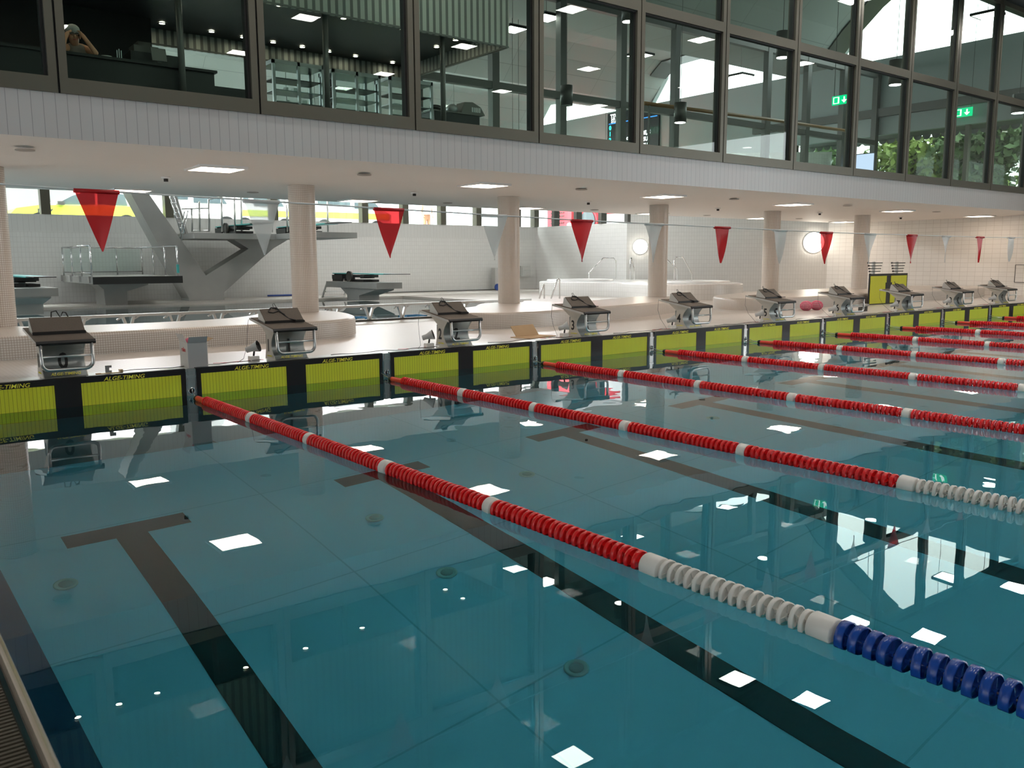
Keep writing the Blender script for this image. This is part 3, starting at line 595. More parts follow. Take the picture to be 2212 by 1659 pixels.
for (u0, v0, u1, v1, X, lab) in ((465, 488, 560, 480, 7.2, 'left teal springboard on the high platform, behind the white pennant'), (597, 489, 731, 481, 9.0, 'right teal springboard on the high platform, crossing behind the second column')):
    a, b = UX(u0, v0, X-.22), UX(u1, v1, X-.22); springboard(X, min(a.y, 19.1), b.y, HPZ+.275, lab)
f = MB(); f.box(8.2, 9.8, UX(694, 500, 8.6).y, 17.0, HPZ-.17, HPZ); BW(f, 'springboard_ledge', M_towerc, tw)
# things on the diving deck
f = MB(); f.tube([clampy(UZ(u, v, .30), 19.42, .308) for u, v in ((546, 637), (570, 637.5), (600, 636.5), (640, 634.5))], .03, 6); tag(f.build('blue_hose', M_bluen), 'blue lane hose lying along the back wall', 'hose')
f = MB(); f.tube([clampy(UZ(u, v, .285), 19.44, .292) for u, v in ((780, 631), (835, 632.5), (850, 630), (900, 628), (980, 625.5), (1065, 624))], .015, 6); tag(f.build('cable', M_inner), 'grey cable lying along the foot of the back wall', 'cable')
e = empty('wall_cabinet', 'grey steel wall cabinet right of the third column', 'cabinet', (20.9, 19.4, 1.2))
a, b = UY(1123, 574.5, 19.3), UY(1143, 597, 19.3); f = MB(); f.box(a.x, b.x, 19.2, 19.5, b.z, a.z); BW(f, 'body', M_steel, e); f = MB(); f.box(a.x+.04, b.x-.04, 19.18, 19.2, b.z+.04, a.z-.04); BW(f, 'door', M_steel, e)
e = empty('hose_cart', 'small cart with wheels beside the third column at the back wall', 'cart', (18.6, 19, .28))
p = UY(1075, 618, 19.0); f = MB(); f.cyl((p.x, 18.98, .4), (p.x, 19.04, .4), .14, n=16); BW(f, 'wheel', M_bluen, e); f = MB(); f.box(p.x-.1, p.x+.25, 19.04, 19.3, .32, 1.2); BW(f, 'body', M_steel, e)
for x, y, s_, t in ((5.6, 6.7, .55, 'right of the second column'), (6.9, 6.5, .5, 'behind the steel frame near block 2'), (.9, 7.0, .7, 'behind the left bench')):
    e = empty('float_crate', 'blue plastic float crate on the diving pool, '+t, 'crate', (x, y, .22), 'blue float crates')
    f = MB(); f.box(-s_/2, s_/2, -.2, .2, -.03, .02); f.box(-s_/2, s_/2, -.2, -.17, .02, .09); f.box(-s_/2, s_/2, .17, .2, .02, .09); f.box(-s_/2, -s_/2+.03, -.2, .2, .02, .09); f.box(s_/2-.03, s_/2, -.2, .2, .02, .09); f.build('tray', M_bluep, e)
    f = MB(); f.tube([(-.12, -.21, .03), (-.08, -.25, .06), (.08, -.25, .06), (.12, -.21, .03)], .012, 6); f.build('handle', M_whitep, e)

# ================================================================== STARTING BLOCKS
NUMW = ['zero', 'one', 'two', 'three', 'four', 'five', 'six', 'seven', 'eight', 'nine']
def block(k):
    xc = -1.25+2.5*k+.02
    e = empty('starting_block', 'steel starting block marked %d with a grey sloping platform' % k, 'starting block', (xc, 0, .3), 'starting blocks along the pool end')
    f = MB(); prof_ = [(.13, 0), (.44, 0), (.40, .15), (.385, .30), (.47, .355), (.56, .42), (.56, .44), (.10, .395), (.13, .36)]
    arc = [(.13+.115*math.sin(math.pi*min(1, t*1.0)), .36*(1-t)) for t in [i/12 for i in range(13)]]
    side = [(.44, 0), (.40, .15), (.385, .30), (.47, .355), (.58, .43), (.58, .45), (.08, .395), (.08, .385)]+arc
    for x0, x1, nm in ((-.212, -.204, 'side_plate'), (.204, .212, 'side_plate')):
        f = MB(); f.prism([(x0, y, z) for y, z in side], (x1-x0, 0, 0)); f.build(nm, M_blockside, e)
    f = MB()
    pts = arc
    i0 = f.add([(-.204, y, z) for y, z in pts]); i1 = f.add([(.204, y, z) for y, z in pts])
    for q in range(len(pts)-1): f.face((i0+q, i1+q, i1+q+1, i0+q+1), True)
    f.box(-.204, .204, .40, .42, 0, .30)
    cp = f.build('front_curve', M_steeld, e); f = MB(); f.box(-.204, .204, .10, .46, 0, .008); f.build('foot', M_steel, e)
    # platform
    f = MB(); f.prism([(-.272, -.0, .352), (-.272, .76, .462), (-.272, .76, .492), (-.272, .0, .382)], (.544, 0, 0)); f.build('platform_frame', M_steel, e)
    f = MB(); a = (.11/.76); f.prism([(-.275, -.014, .352), (-.275, -.02, .372), (-.275, -.01, .39), (-.275, 0, .394), (-.275, .70, .394+.70*a), (-.275, .70, .386+.7*a), (-.275, .02, .386), (-.275, .0, .352)], (.55, 0, 0)); f.build('grit_top', [M_blocktop], e)
    f = MB(); f.prism([(-.277, -.016, .35), (-.277, -.023, .372), (-.277, -.010, .393), (-.277, .004, .3965), (-.277, .004, .35)], (.554, 0, 0)); f.build('front_edge', M_rim, e)
    # footrest wedge
    z0 = .396+.31*a
    f = MB(); f.prism([(-.25, .30, z0), (-.25, .31, z0+.02), (-.25, .47, .60), (-.25, .50, .602), (-.25, .53, .455)], (.50, 0, 0)); w = f.build('footrest', M_steel, e)
    f = MB(); f.obox((0, .392, (z0+.02+.60)/2+.006), (.247, 0, 0), (0, .083, (.60-z0-.02)/2), (0, -.004, .004)); f.build('footrest_pad', M_blocktop, w); f = MB(); f.box(-.253, .253, .292, .312, z0-.002, z0+.026); f.build('footrest_lip', M_rim, w)
    # backstroke handle frame
    f = MB(); r = .075; x = .24; zt, zb_ = .37, .095
    P = [(-x, .0, zt)]+[(-x+r-r*math.cos(t), -.008, zb_+r-r*math.sin(t)) for t in [i*H/5 for i in range(6)]]+[(x-r+r*math.sin(t), -.008, zb_+r-r*math.cos(t)) for t in [i*H/5 for i in range(6)]]+[(x, 0, zt)]
    f.tube(P, .019, 10); f.build('handle_frame', M_steel, e)
    f = MB(); f.tube([(-x, -.008, .232), (x, -.008, .232)], .0125, 8); f.build('handle_bar', M_steel, e)
    f = MB(); f.tube([(-x, .0, .36), (-x, .05, .37)], .012, 6); f.tube([(x, .0, .36), (x, .05, .37)], .012, 6); f.tube([(x, -.008, .232), (x-.01, .01, .36)], .006, 6)
    f.box(-.09, .17, .06, .085, .345, .36); f.build('bracket', M_steel, e)
    s = str(k)
    t_ = text('front_number', s, .23, M_digit, e, (0, 0, 0), (0, 0, 0), .006, .85); me_ = t_.data.copy(); t_.data = me_
    for v_ in me_.vertices: z_ = .155+v_.co.y; v_.co = (v_.co.x, .13+.115*math.sin(math.pi*(1-z_/.36))-.0022-v_.co.z, z_)
    text('side_number', s, .205, M_digit, e, (-.2135, .325, .165), (H, 0, -H), .005, .82)
    text('maker_print', 'ALGE-TIMING', .042, M_logo, e, (0, .136, .035), (math.radians(68), 0, 0), .0004, 1.1, .25)
    text('maker_print', 'ALGE-TIMING', .024, M_logo, e, (-.2135, .30, .045), (H, 0, -H), .0003, 1, .25)
    # strap and loudspeaker cable on the footrest
    rnd = random.Random(k*13+5)
    if k:
        f = MB(); sx = rnd.uniform(-.03, .05); base = [(-.14, .44, .585), (-.10, .47, .612), (-.03, .46, .607), (sx+.02, .40, .548), (sx+.08, .33, .478), (sx+.16, .27, .455)]
        f.tube([(x_, y_, z_+.008) for x_, y_, z_ in base], .009, 6)
        f.tube([(-.14, .44, .60), (-.16, .41, .572), (-.10, .40, .562), (-.02, .42, .582), (sx+.05, .37, .533)], .007, 6)
        f.obox((sx+.19, .255, .455), (.06, -.01, 0), (0, .012, 0), (0, 0, .006)); f.build('start_sensor_strap', M_rim, e)
        f = MB(); f.tube([(-.05, .50, .60), (-.055, .53, .66), (-.03, .54, .67), (-.01, .50, .61)], .004, 5); f.tube([(-.05, .47, .607), (-.04, .45, .597)], .006, 5); f.build('cable_loop', M_inner, e)
    else:
        f = MB(); f.tube([(-.03, .52, .59), (-.02, .55, .66), (.03, .56, .67), (.06, .53, .60), (.09, .55, .655), (.12, .55, .65), (.14, .52, .59)], .007, 6); f.build('cable_loop', M_rim, e)
    return e
for k in range(10): block(k)
# horn loudspeakers on their white boxes, one left of each block from 1 to 9
for k in range(1, 10):
    x, y = -1.25+2.5*k-.385, .30
    e = empty('horn_speaker', 'grey horn loudspeaker on a small white box left of block %d' % k, 'speaker', (x, y, .3), 'horn loudspeakers beside the blocks')
    f = MB(); f.box(-.065, .045, -.045, .045, .0, .055); f.box(-.06, .04, -.04, .04, .055, .06); f.build('box', M_whitep, e)
    f = MB(); f.tube([(-.01, 0, .06), (-.005, 0, .09), (.0, .0, .12)], .012, 8); f.build('stand', M_rim, e)
    d = V((.72, -.62, .32)).normalized(); a = V((-d.y, d.x, 0)).normalized(); b = d.cross(a)
    f = MB(); f.lathe([(.001, -.105), (.035, -.10), (.037, -.04), (.05, .0), (.068, .05), (.07, .058)], (0, 0, .16), (a, b, d), 18); h = f.build('horn', M_horn, e)
    f = MB(); f.lathe([(.07, .058), (.065, .055), (.036, .0), (.001, -.005)], (0, 0, .16), (a, b, d), 18); f.lathe([(.02, .015), (.018, .04), (.001, .043)], (0, 0, .16), (a, b, d), 12); f.build('mouth', M_rim if k % 2 else M_inner, e)
    f = MB(); f.tube([(.04, .02, .02), (.07, -.01, .01), (.085, .01, .006), (.10, -.03, .006)], .0035, 5); f.tube([(-.06, 0, .01), (-.12, -.03, .005), (-.2, .01, .005), (-.34, -.02, .005), (-.5, .01, .005)], .003, 5); f.build('cable', M_rtext, e)
# cables along the coping
for k in range(9):
    x = -1.0+2.5*k
    f = MB(); r_ = random.Random(k); f.tube([(x+.35+t*.13, .22+.05*math.sin(t*1.3+k)+r_.uniform(-.01, .01), .307+(.02*abs(math.sin(t)) if t % 3 == 0 else 0)) for t in range(13)], .0045, 5)
    tag(f.build('deck_cable', M_inner), 'thin cable trailing along the steel coping right of block %d' % k, 'cable', 'cables on the coping')
    f = MB(); x = -1.25+2.5*(k+1); f.tube([(x-.27, .74, .77), (x-.30, .72, .60), (x-.36, .6, .45), (x-.5, .35, .33), (x-.62, .22, .305)], .003, 5)
    tag(f.build('speaker_wire', M_inner), 'thin wire hanging from the rear corner of block %d' % (k+1), 'cable', 'wires of the blocks')

# ================================================================== TOUCHPADS AND LANE BRACKETS
for k in range(11):
    xa, xb = -2.44+2.5*k, -.06+2.5*k
    if k == 10: continue
    e = empty('touchpad', 'yellow and black timing touchpad on the pool wall below block %d' % k, 'touchpad', ((xa+xb)/2, -.012, 0), 'touchpads along the starting end'); hw = (xb-xa)/2
    f = MB(); f.box(-hw, hw, -.004, .008, -.6, .285); f.box(-hw, hw, -.008, .06, .285, .308); f.box(-hw, -hw+.05, -.012, .0, -.6, .30); f.box(hw-.05, hw, -.012, .0, -.6, .30); f.box(-hw, hw, -.009, .0, .24, .29); f.box(-.125, .125, -.010, 0, -.6, .29)
    f.build('black_frame', M_padblk, e)
    for s_ in (-1, 1):
        f = MB(); f.box(*sorted((s_*.125, s_*(hw-.05))), -.007, -.003, -.57, .24); f.build('yellow_panel', M_pad, e)
        text('maker_print', 'ALGE-TIMING', .058, M_logo, e, (s_*(.55), -.0105, .264), (H, 0, 0), .0005, 1.15, .25)
for k in range(10):
    x = 2.5*k
    e = empty('lane_bracket', 'steel lane anchor plate between the touchpads at rope %d from the left' % (k+1), 'bracket', (x, -.005, 0), 'lane anchor plates')
    f = MB(); f.box(-.03, .03, -.012, 0, -.3, .285); f.box(-.052, .052, -.02, -.0, .205, .228); f.box(-.04, .04, -.014, 0, -.25, .20); f.box(-.03, .03, -.01, .05, .285, .30); f.build('plate', M_steel, e)
    f = MB(); f.lathe([(.036, 0), (.04, -.006), (.036, -.012), (.028, -.006), (.026, 0)], (0, -.014, .05), 'y', 20); f.build('ring', M_steelp, e)
    f = MB(); f.cyl((0, -.016, .05), (0, -.012, .05), .027, n=16); f.build('recess', M_rim, e)
    f = MB(); f.box(-.058, -.052, -.014, -.006, -.3, .27); f.box(.052, .058, -.014, -.006, -.3, .27); f.cyl((.0, -.03, .085), (0, -.03, .02), .005, n=6); f.build('rods', M_steelp, e)

# ================================================================== LANE ROPES
def ring_mesh(R, w, mat, web=True):
    f = MB(); n_ = 20
    f.lathe([(R*.9, -w/2), (R, -w/2+.001), (R, w/2-.001), (R*.9, w/2)], (0, 0, 0), 'y', n_)
    f.lathe([(R*.9, w/2), (R*.9, -w/2)], (0, 0, 0), 'y', n_)
    if web:
        for q in range(4):
            a = q*H+.4; f.obox((math.cos(a)*R*.48, 0, math.sin(a)*R*.48), (math.cos(a)*R*.45, 0, math.sin(a)*R*.45), (0, w*.42, 0), (-math.sin(a)*.0025, 0, math.cos(a)*.0025))
        f.lathe([(.014, -w*.6), (.014, w*.6)], (0, 0, 0), 'y', 10)
        f.lathe([(.013, -.002), (R*.92, -.006)], (0, 0, 0), 'y', n_)
    return f
def marker_mesh(R, w):
    f = MB(); f.lathe([(.012, -w/2), (R*.93, -w/2), (R, -w/2+.006), (R, w/2-.006), (R*.93, w/2), (.012, w/2)], (0, 0, 0), 'y', 22); return f
RR = .058; ZR = .022
pro = {}
def proto(key, f, mat):
    o = f.build(key, mat); me = o.data; bpy.data.objects.remove(o); pro[key] = me
proto('red', ring_mesh(RR, .023, 0), M_red); proto('white', ring_mesh(RR, .020, 0), M_whitep); proto('blue', ring_mesh(RR*1.12, .034, 0), M_blue); proto('mark', marker_mesh(RR*1.02, .075), M_whitep); proto('bigmark', marker_mesh(RR*1.04, .11), M_whitep)
ROPEL = ['nearest rope, running down to the blue floats', 'second rope, white floats at the right edge', 'third rope, anchored between blocks 2 and 3', 'fourth rope, anchored between blocks 3 and 4', 'fifth rope, anchored between blocks 4 and 5', 'sixth rope, anchored between blocks 5 and 6', 'seventh rope, anchored between blocks 6 and 7', 'eighth rope, anchored between blocks 7 and 8', 'ninth and farthest rope, anchored beside block 9']
for k in range(9):
    x = 2.5*k; dx = -.07
    if k: x -= .09 if k < 3 else .03
    e = empty('lane_rope', 'red lane rope with white markers, '+ROPEL[k], 'lane rope', (x, 0, ZR), 'lane ropes across the pool')
    def link(nm, me, y):
        o = bpy.data.objects.new(nm, me); COL.objects.link(o); o.parent = e; rj = random.Random(int(-y*1000)+k); o.location = (dx, y, rj.uniform(-.002, .002)); o.rotation_euler = (rj.uniform(-.07, .07), rj.uniform(0, 6.28), rj.uniform(-.07, .07)); return o
    yend = -24.5 if k < 2 else -13
    f = MB(); f.tube([(-dx*0+.0, -.03, .03), (dx, -.36, .0)], .005, 6); f.tube([(dx, -.36, 0), (dx, yend, 0)], .004, 5)
    if k > 2: f.tube([(.0, -.03, -.02), (dx, -.36, -.006)], .005, 6)
    f.build('steel_cable', M_steel, e)
    f = MB(); f.lathe([(.006, 0), (.028, -.004), (.033, -.02), (.033, -.05), (.026, -.06)], (dx, -.37, 0), 'y', 16); f.build('end_cap', M_rim, e)
    f = MB(); f.lathe([(.012, 0), (.029, 0), (.031, -.02), (.031, -.25), (.024, -.27), (.03, -.275), (.03, -.285)], (dx, -.42, 0), 'y', 18); f.build('tube_float', M_redl, e)
    marks = [-.718-1.257*q for q in range(1, 5)]; Yw = -7.0
    ys_ = []; y = -.725
    while y > Yw+.03:
        near = min(abs(y-mk) for mk in marks)
        if near > .055: ys_.append(('red', y))
        y -= .0475
    for mk in marks: link('white_marker', pro['mark'], mk)
    link('white_marker', pro['bigmark'], Yw-.045)
    w_ = []; y = Yw-.13
    for q in range(16): w_.append(('white', y)); y -= .0495
    big2 = y-.03
    if k == 0:
        link('white_marker', pro['bigmark'], big2); y = big2-.09
        for q in range(24): w_.append(('blue', y)); y -= .0600
    floats = ys_+w_ if k < 2 else ys_
    if k >= 2: floats = [t for t in floats]
    cam2 = lambda t: abs(t[1]-CAM.y)
    floats.sort(key=cam2)
    if k == 1: floats = sorted(ys_+w_, key=cam2)
    lim = 100 if k < 4 else 0
    for c, yy in floats[:lim]: link('float_disc', pro[c], yy)
    rest = floats[lim:]
    for c in ('red', 'white', 'blue'):
        rr = [yy for cc, yy in rest if cc == c]
        if not rr: continue
        src = pro[c]; vs, fs = [], []; base = [tuple(v.co) for v in src.vertices]; pf = [tuple(p.vertices) for p in src.polygons]; sm = [p.use_smooth for p in src.polygons]
        for yy in rr:
            b = len(vs); rj = random.Random(int(-yy*1000)+k*7); a = rj.uniform(0, 6.28); ca, sa = math.cos(a), math.sin(a); tx, tz = rj.uniform(-.07, .07), rj.uniform(-.07, .07)
            vs += [(dx+(X*ca+Z*sa)-tz*Y, yy+Y+tz*(X*ca+Z*sa)-tx*(Z*ca-X*sa), (Z*ca-X*sa)+tx*Y) for X, Y, Z in base]; fs += [tuple(i+b for i in q) for q in pf]
        me = bpy.data.meshes.new('float_discs'); me.from_pydata(vs, [], fs); me.materials.append(src.materials[0]); me.polygons.foreach_set('use_smooth', sm*len(rr)); me.update()
        o = bpy.data.objects.new('float_discs', me); COL.objects.link(o); o.parent = e; tag(o, None, None, None, 'stuff')

# ================================================================== BACKSTROKE PENNANTS
FYY = -5.03
e = empty('pennant_line', 'white cord with red and white triangular backstroke pennants across the pool', 'pennants', (5, FYY, 1.83))
f = MB(); pts = []
def cordz(x):
    P_ = [(-12, 2.25), (-8, 2.05), (-5, 1.92), (-2, 1.835), (-.3, 1.80), (1.3, 1.77), (4.6, 1.735), (8, 1.735), (14, 1.80), (22, 2.05), (27, 2.3)]
    for (a, b), (c, d) in zip(P_, P_[1:]):
        if a <= x <= c: return b+(d-b)*(x-a)/(c-a)
    return P_[-1][1]
for i in range(75):
    x = -12+i*.527; pts.append((x, FYY, cordz(x)))
f.tube(pts, .0045, 6); BW(f, 'cord', M_cord, e)
fx = [(215, 258-168, 'r'), (567, 0, 'w'), (841, 0, 'r'), (1068, 0, 'w'), (1257, 0, 'r'), (1413, 0, 'w'), (1560, 0, 'r'), (1685, 0, 'w'), (1785, 0, 'r'), (1880, 0, 'w'), (1971, 0, 'r'), (2045, 0, 'w'), (2118, 0, 'r'), (2185, 0, 'w')]
for i, (u, _, c) in enumerate(fx):
    x = UY(u, 500, FYY).x; rj = random.Random(i*5+1); f = MB(); z0 = cordz(x); L = .30; hw = .105; N = 6; tw_ = rj.uniform(-.02, .02); sk = rj.uniform(-.012, .012)
    for side in (0,):
        rows = []
        for q in range(N+1):
            t = q/N; w_ = hw*(1-t)+.0015
            row = [f.add([(x+w_*s_+sk*t, FYY+.012*math.sin(s_*2+t*3+i)*(1-t*.3)+tw_*t*s_*(1-t)*2, z0-L*t)]) for s_ in (-1, -.33, .33, 1)]
            rows.append(row)
        for q in range(N):
            for s_ in range(3): f.face((rows[q][s_], rows[q][s_+1], rows[q+1][s_+1], rows[q+1][s_]), True)
    f.cm = 0; f.tube([(x-hw*1.0, FYY, z0-.004), (x+hw*1.0, FYY, z0-.004)], .011, 6)
    o = BW(f, 'pennant', M_flagr if c == 'r' else M_flagw, e); o['label'] = 'red pennant' if c == 'r' else 'white pennant'

# ================================================================== UPPER LOUNGE
cz0, cz1, cs = 5.6, 6.27, 5.9; CYF, CYB, CXR = 4.1, 8.02, 7.75
e = empty('canopy', 'black lounge canopy edged with corrugated metal', 'canopy', (0, 6, cz0))
f = MB(); f.box(-12, CXR, CYF, CYF+.06, cz0, cz1+1.1); BW(f, 'front_band', M_corr, e)
f = MB(); f.box(-12, CXR, CYB-.06, CYB, cz0, cz1); f.box(CXR-.06, CXR, CYF+.06, CYB-.06, cz0, cz1); BW(f, 'rear_band', M_corr, e)
f = MB(); f.box(-12, CXR-.06, CYF+.06, CYB-.06, cs, cs+.05); BW(f, 'black_soffit', M_black, e)
f = MB(); f.box(-12, CXR, CYF, CYB, cz1+1.1, cz1+1.15); BW(f, 'roof', M_black, e)
spx = [(195, 24), (350, 50), (457, 68), (525, 80), (590, 91), (653, 101), (710, 111), (768, 121), (848, 135), (603, 11), (742, 39), (870, 63), (943, 101), (984, 86)]
pts_ = [UZ(u, v, cs-.01) for u, v in spx]+[V((2.26, 5.04, cs-.01)), V((.7, 5.04, cs-.01)), V((.07, 5, cs-.01)), V((-.55, 4.99, cs-.01)), V((-1.2, 4.99, cs-.01)), V((-1.3, 7.45, cs-.01)), V((-.2, 7.45, cs-.01))]
for i, p in enumerate(pts_):
    if p.x > CXR-.15: p.x = CXR-.2
    e = empty('downlight', 'small bright downlight in the black canopy, %s' % ('rear row, number %d from the left' % (i+1) if i < 9 else 'front row, number %d from the right end' % (i-8) if i < 14 else 'further left, number %d' % (i-13)), 'downlight', p, 'downlights in the canopy')
    f = MB(); f.lathe([(.075, .0), (.08, -.012), (.055, -.014), (.05, .0)], (0, 0, 0), 'z', 16); f.build('trim_ring', M_inner, e)
    f = MB(); f.cyl((0, 0, -.008), (0, 0, -.003), .048, n=14); f.build('lens', M_spot, e)
for u, t in ((702, 'between the glass cabinets'), (388, 'at the end of the black counter'), (955, 'beside the black bench')):
    x = UY(u, 60, 4.25).x; f = MB(); f.cyl((x, 4.25, WZ), (x, 4.25, cs), .05, n=14); tag(f.build('post', M_inner), 'slim black steel post '+t, 'post', 'posts of the canopy')
f = MB(); a = UY(313, 80, 7.7).x; f.box(-12, a, 7.3, 7.7, WZ, 5.9); tag(f.build('partition', M_black), 'black partition behind the counter', 'partition')
# counter
e = empty('counter', 'long black reception counter behind the left glazing', 'counter', (0, 4.6, WZ))
a = UY(462, 150, 4.4).x
f = MB(); f.box(-12, a, 4.4, 5.0, WZ, 4.46); BW(f, 'body', M_black, e); f = MB(); f.box(-12, a+.04, 4.36, 5.04, 4.46, 4.50); BW(f, 'worktop', M_black, e)
f = MB(); b = UY(560, 190, 4.4).x; f.box(a, b, 4.45, 4.95, WZ, UY(500, 190, 4.45).z); BW(f, 'low_shelf', M_black, e)
def YP(u, v, y): return UY(u, v, y)
p = YP(259, 118, 4.5); e = empty('glass_jar', 'small clear container standing on the black counter', 'container', (p.x, 4.52, 4.5)); f = MB(); f.box(-.05, .05, -.04, .04, 0, .13); f.build('body', M_railglass, e); f = MB(); [f.box(-.04+.03*q, -.03+.03*q, -.01, .0, .01, .14+.02*(q % 2)) for q in range(3)]; f.build('contents', M_white, e)
p = YP(230, 119, 4.5); f = MB(); f.lathe([(.001, 0), (.05, .0), (.08, .03), (.075, .03), (.045, .008), (.001, .006)], (p.x, 4.52, 4.5), 'z', 16); tag(f.build('small_dish', M_whitep), 'pale dish on the black counter right of the person', 'dish')
p = YP(342, 118, 4.6); e = empty('card_terminal', 'dark till screen standing on the counter', 'screen', (p.x, 4.6, 4.5)); f = MB(); f.box(-.03, .03, -.03, .03, 0, .1); f.build('stand', M_inner, e); f = MB(); f.obox((0, -.02, .17), (.11, 0, 0), (0, .012, 0), (0, .03, .10)); f.build('display', M_inner, e)
p = YP(330, 95, 5.2); e = empty('coffee_machine', 'black appliance on a black cabinet at the right of the counter', 'appliance', (p.x, 5.4, WZ)); f = MB(); f.box(-.35, .42, -.2, .2, 0, 1.42); f.build('cabinet', M_black, e); f = MB(); f.box(-.28, .1, -.15, .15, 1.42, 1.53); f.box(-.2, .0, -.1, .1, 1.53, 1.6); f.build('machine', M_inner, e)
# glass cabinets
for k, (ul, vl, ur, vr) in enumerate(((588, 127, 700, 142), (718, 148, 822, 162), (841, 164, 935, 178))):
    Y = 5.5; a, b = UY(ul, vl, Y), UY(ur, vr, Y); z1 = (a.z+b.z)/2; w_ = b.x-a.x; d_ = .6
    e = empty('display_cabinet', 'grey framed glass display cabinet, %s of three' % ['left', 'middle', 'right'][k], 'cabinet', (a.x, Y, WZ), 'display cabinets in the lounge'); h = z1-WZ
    f = MB(); t = .05
    for x0 in (0, w_/2-t/2, w_-t): f.box(x0, x0+t, 0, t, 0, h)
    for x0 in (0, w_-t): f.box(x0, x0+t, d_-t, d_, 0, h)
    f.box(0, w_, 0, d_, h-.07, h); f.box(0, w_, 0, d_, 0, .08); f.build('frame', pbr('cabinet_grey', (.33, .37, .37), .35, metal=.4) if 'cabinet_grey' not in MATS else MATS['cabinet_grey'], e)
    for q in range(7): z = .14+q*(h-.25)/7; f = MB(); f.box(t, w_-t, t, d_-t, z, z+.015); f.build('shelf', MATS['cabinet_grey'] if q % 2 else M_inner, e)
    f = MB(); f.box(t, w_-t, .02, .025, .08, h-.07); f.build('glass_front', M_railglass, e)
    f = MB(); rq = random.Random(k)
    for q in range(9): x = rq.uniform(.1, w_-.2); z = .155+rq.randrange(6)*(h-.25)/7; f.box(x, x+rq.uniform(.05, .12), .2, .3, z, z+rq.uniform(.03, .09))
    o = f.build('goods', M_white, e); tag(o, None, None, None, 'stuff')
# black bench with rolled bags
p = UY(938, 238, 6.15); q = UY(1036, 252, 6.15); e = empty('storage_box', 'long black box in the lounge right of the cabinets', 'box', (p.x, 6.15, WZ)); f = MB(); f.box(0, q.x-p.x, 0, .5, 0, (p.z+q.z)/2-WZ); f.build('body', M_black, e); f = MB(); f.box(-.02, q.x-p.x+.02, -.02, .52, (p.z+q.z)/2-WZ, (p.z+q.z)/2-WZ+.03); f.build('lid', M_inner, e); zt = (p.z+q.z)/2+.03
f = MB(); f.sphere((p.x+.18, 6.35, zt+.07), .1, 12, 7, (1.7, 1, .7)); tag(f.build('black_bag', M_black), 'small black bag at the left on the long black box', 'bag')
f = MB(); f.sphere((p.x+.60, 6.35, zt+.09), .12, 14, 8, (1.1, 1, .9)); tag(f.build('towel_roll', MATS['cabinet_grey']), 'grey rolled towel on the long black box', 'towel')
e = empty('sports_bag', 'large black sports bag with white print on the long black box', 'bag', (p.x+1.04, 6.35, zt)); f = MB(); f.prism([(-.3, -.15, 0), (.34, -.15, 0), (.22, -.15, .17), (0, -.15, .26), (-.22, -.15, .24)], (0, .3, 0)); f.build('body', M_inner, e)
f = MB(); [f.box(-.02+.05*t, .0+.05*t, -.156, -.151, .05, .15) for t in range(5)]; f.build('print', M_white, e)
# pendant tube lamps
for u, v0, v1, Y, t in ((1357, 10, 47, 4.0, 'in front of the scoreboard bay'), (1692, 68, 125, 3.6, 'near the left exit sign'), (1937, 130, 184, 3.4, 'below the large sky opening'), (1470, 222, 265, 6.5, 'low one right of the scoreboard'), (1224, 185, 228, 7.6, 'short dark one on the inner mullion'), (2203, 204, 245, 3.0, 'at the right edge')):
    a, b = UY(u, v0, Y), UY(u, v1, Y); e = empty('pendant_lamp', 'black tube lamp '+t, 'lamp', (a.x, Y, a.z), 'black tube lamps'); r = .075*(b-CAM).length/11
    f = MB(); f.cyl((0, 0, b.z-a.z), (0, 0, 0), r, n=18); f.build('tube', M_inner, e)
    f = MB(); f.cyl((0, 0, 0), (0, 0, (12.9 if Y < 5 else 12.1 if Y < 7 else 11.4)-a.z), .008, n=6); f.build('suspension', M_inner, e)
    if u != 1224: f = MB(); f.cyl((0, 0, b.z-a.z-.006), (0, 0, b.z-a.z), r*.85, n=16); f.build('lens', M_lampu, e)
# exit signs
for k, (x, y, z) in enumerate(((20.47, 4.72, 6.07), (28.7, 5.03, 6.57))):
    e = empty('exit_sign', 'green and white exit sign, '+['left one between two bays', 'right one above the garden windows'][k], 'exit sign', (x, y, z), 'exit signs'); s_ = .27 if k == 0 else .32
    f = MB(); f.box(-.03, .0, -s_, s_, -s_*.47, s_*.47); f.build('green_panel', M_exit, e)
    f = MB(); f.box(-.034, -.03, s_*.15, s_*.85, -.34*s_, .34*s_); f.build('white_field', M_exitw, e)
    f = MB(); f.box(-.037, -.034, s_*.3, s_*.75, -.28*s_, .28*s_); f.build('door_symbol', M_exit, e)
    f = MB(); f.box(-.035, -.03, -s_*.5, -s_*.36, -.05*s_, .3*s_); f.prism([(-.035, -s_*.75, -.02*s_), (-.035, -s_*.12, -.02*s_), (-.035, -s_*.43, -.34*s_)], (.005, 0, 0)); f.build('arrow', M_exitw, e)
    f = MB(); f.cyl((-.015, s_*.8, 0), (-.015, s_*.8, 12.8-z), .008, n=6); f.cyl((-.015, -s_*.8, 0), (-.015, -s_*.8, 12.8-z), .008, n=6); f.build('hangers', M_inner, e)
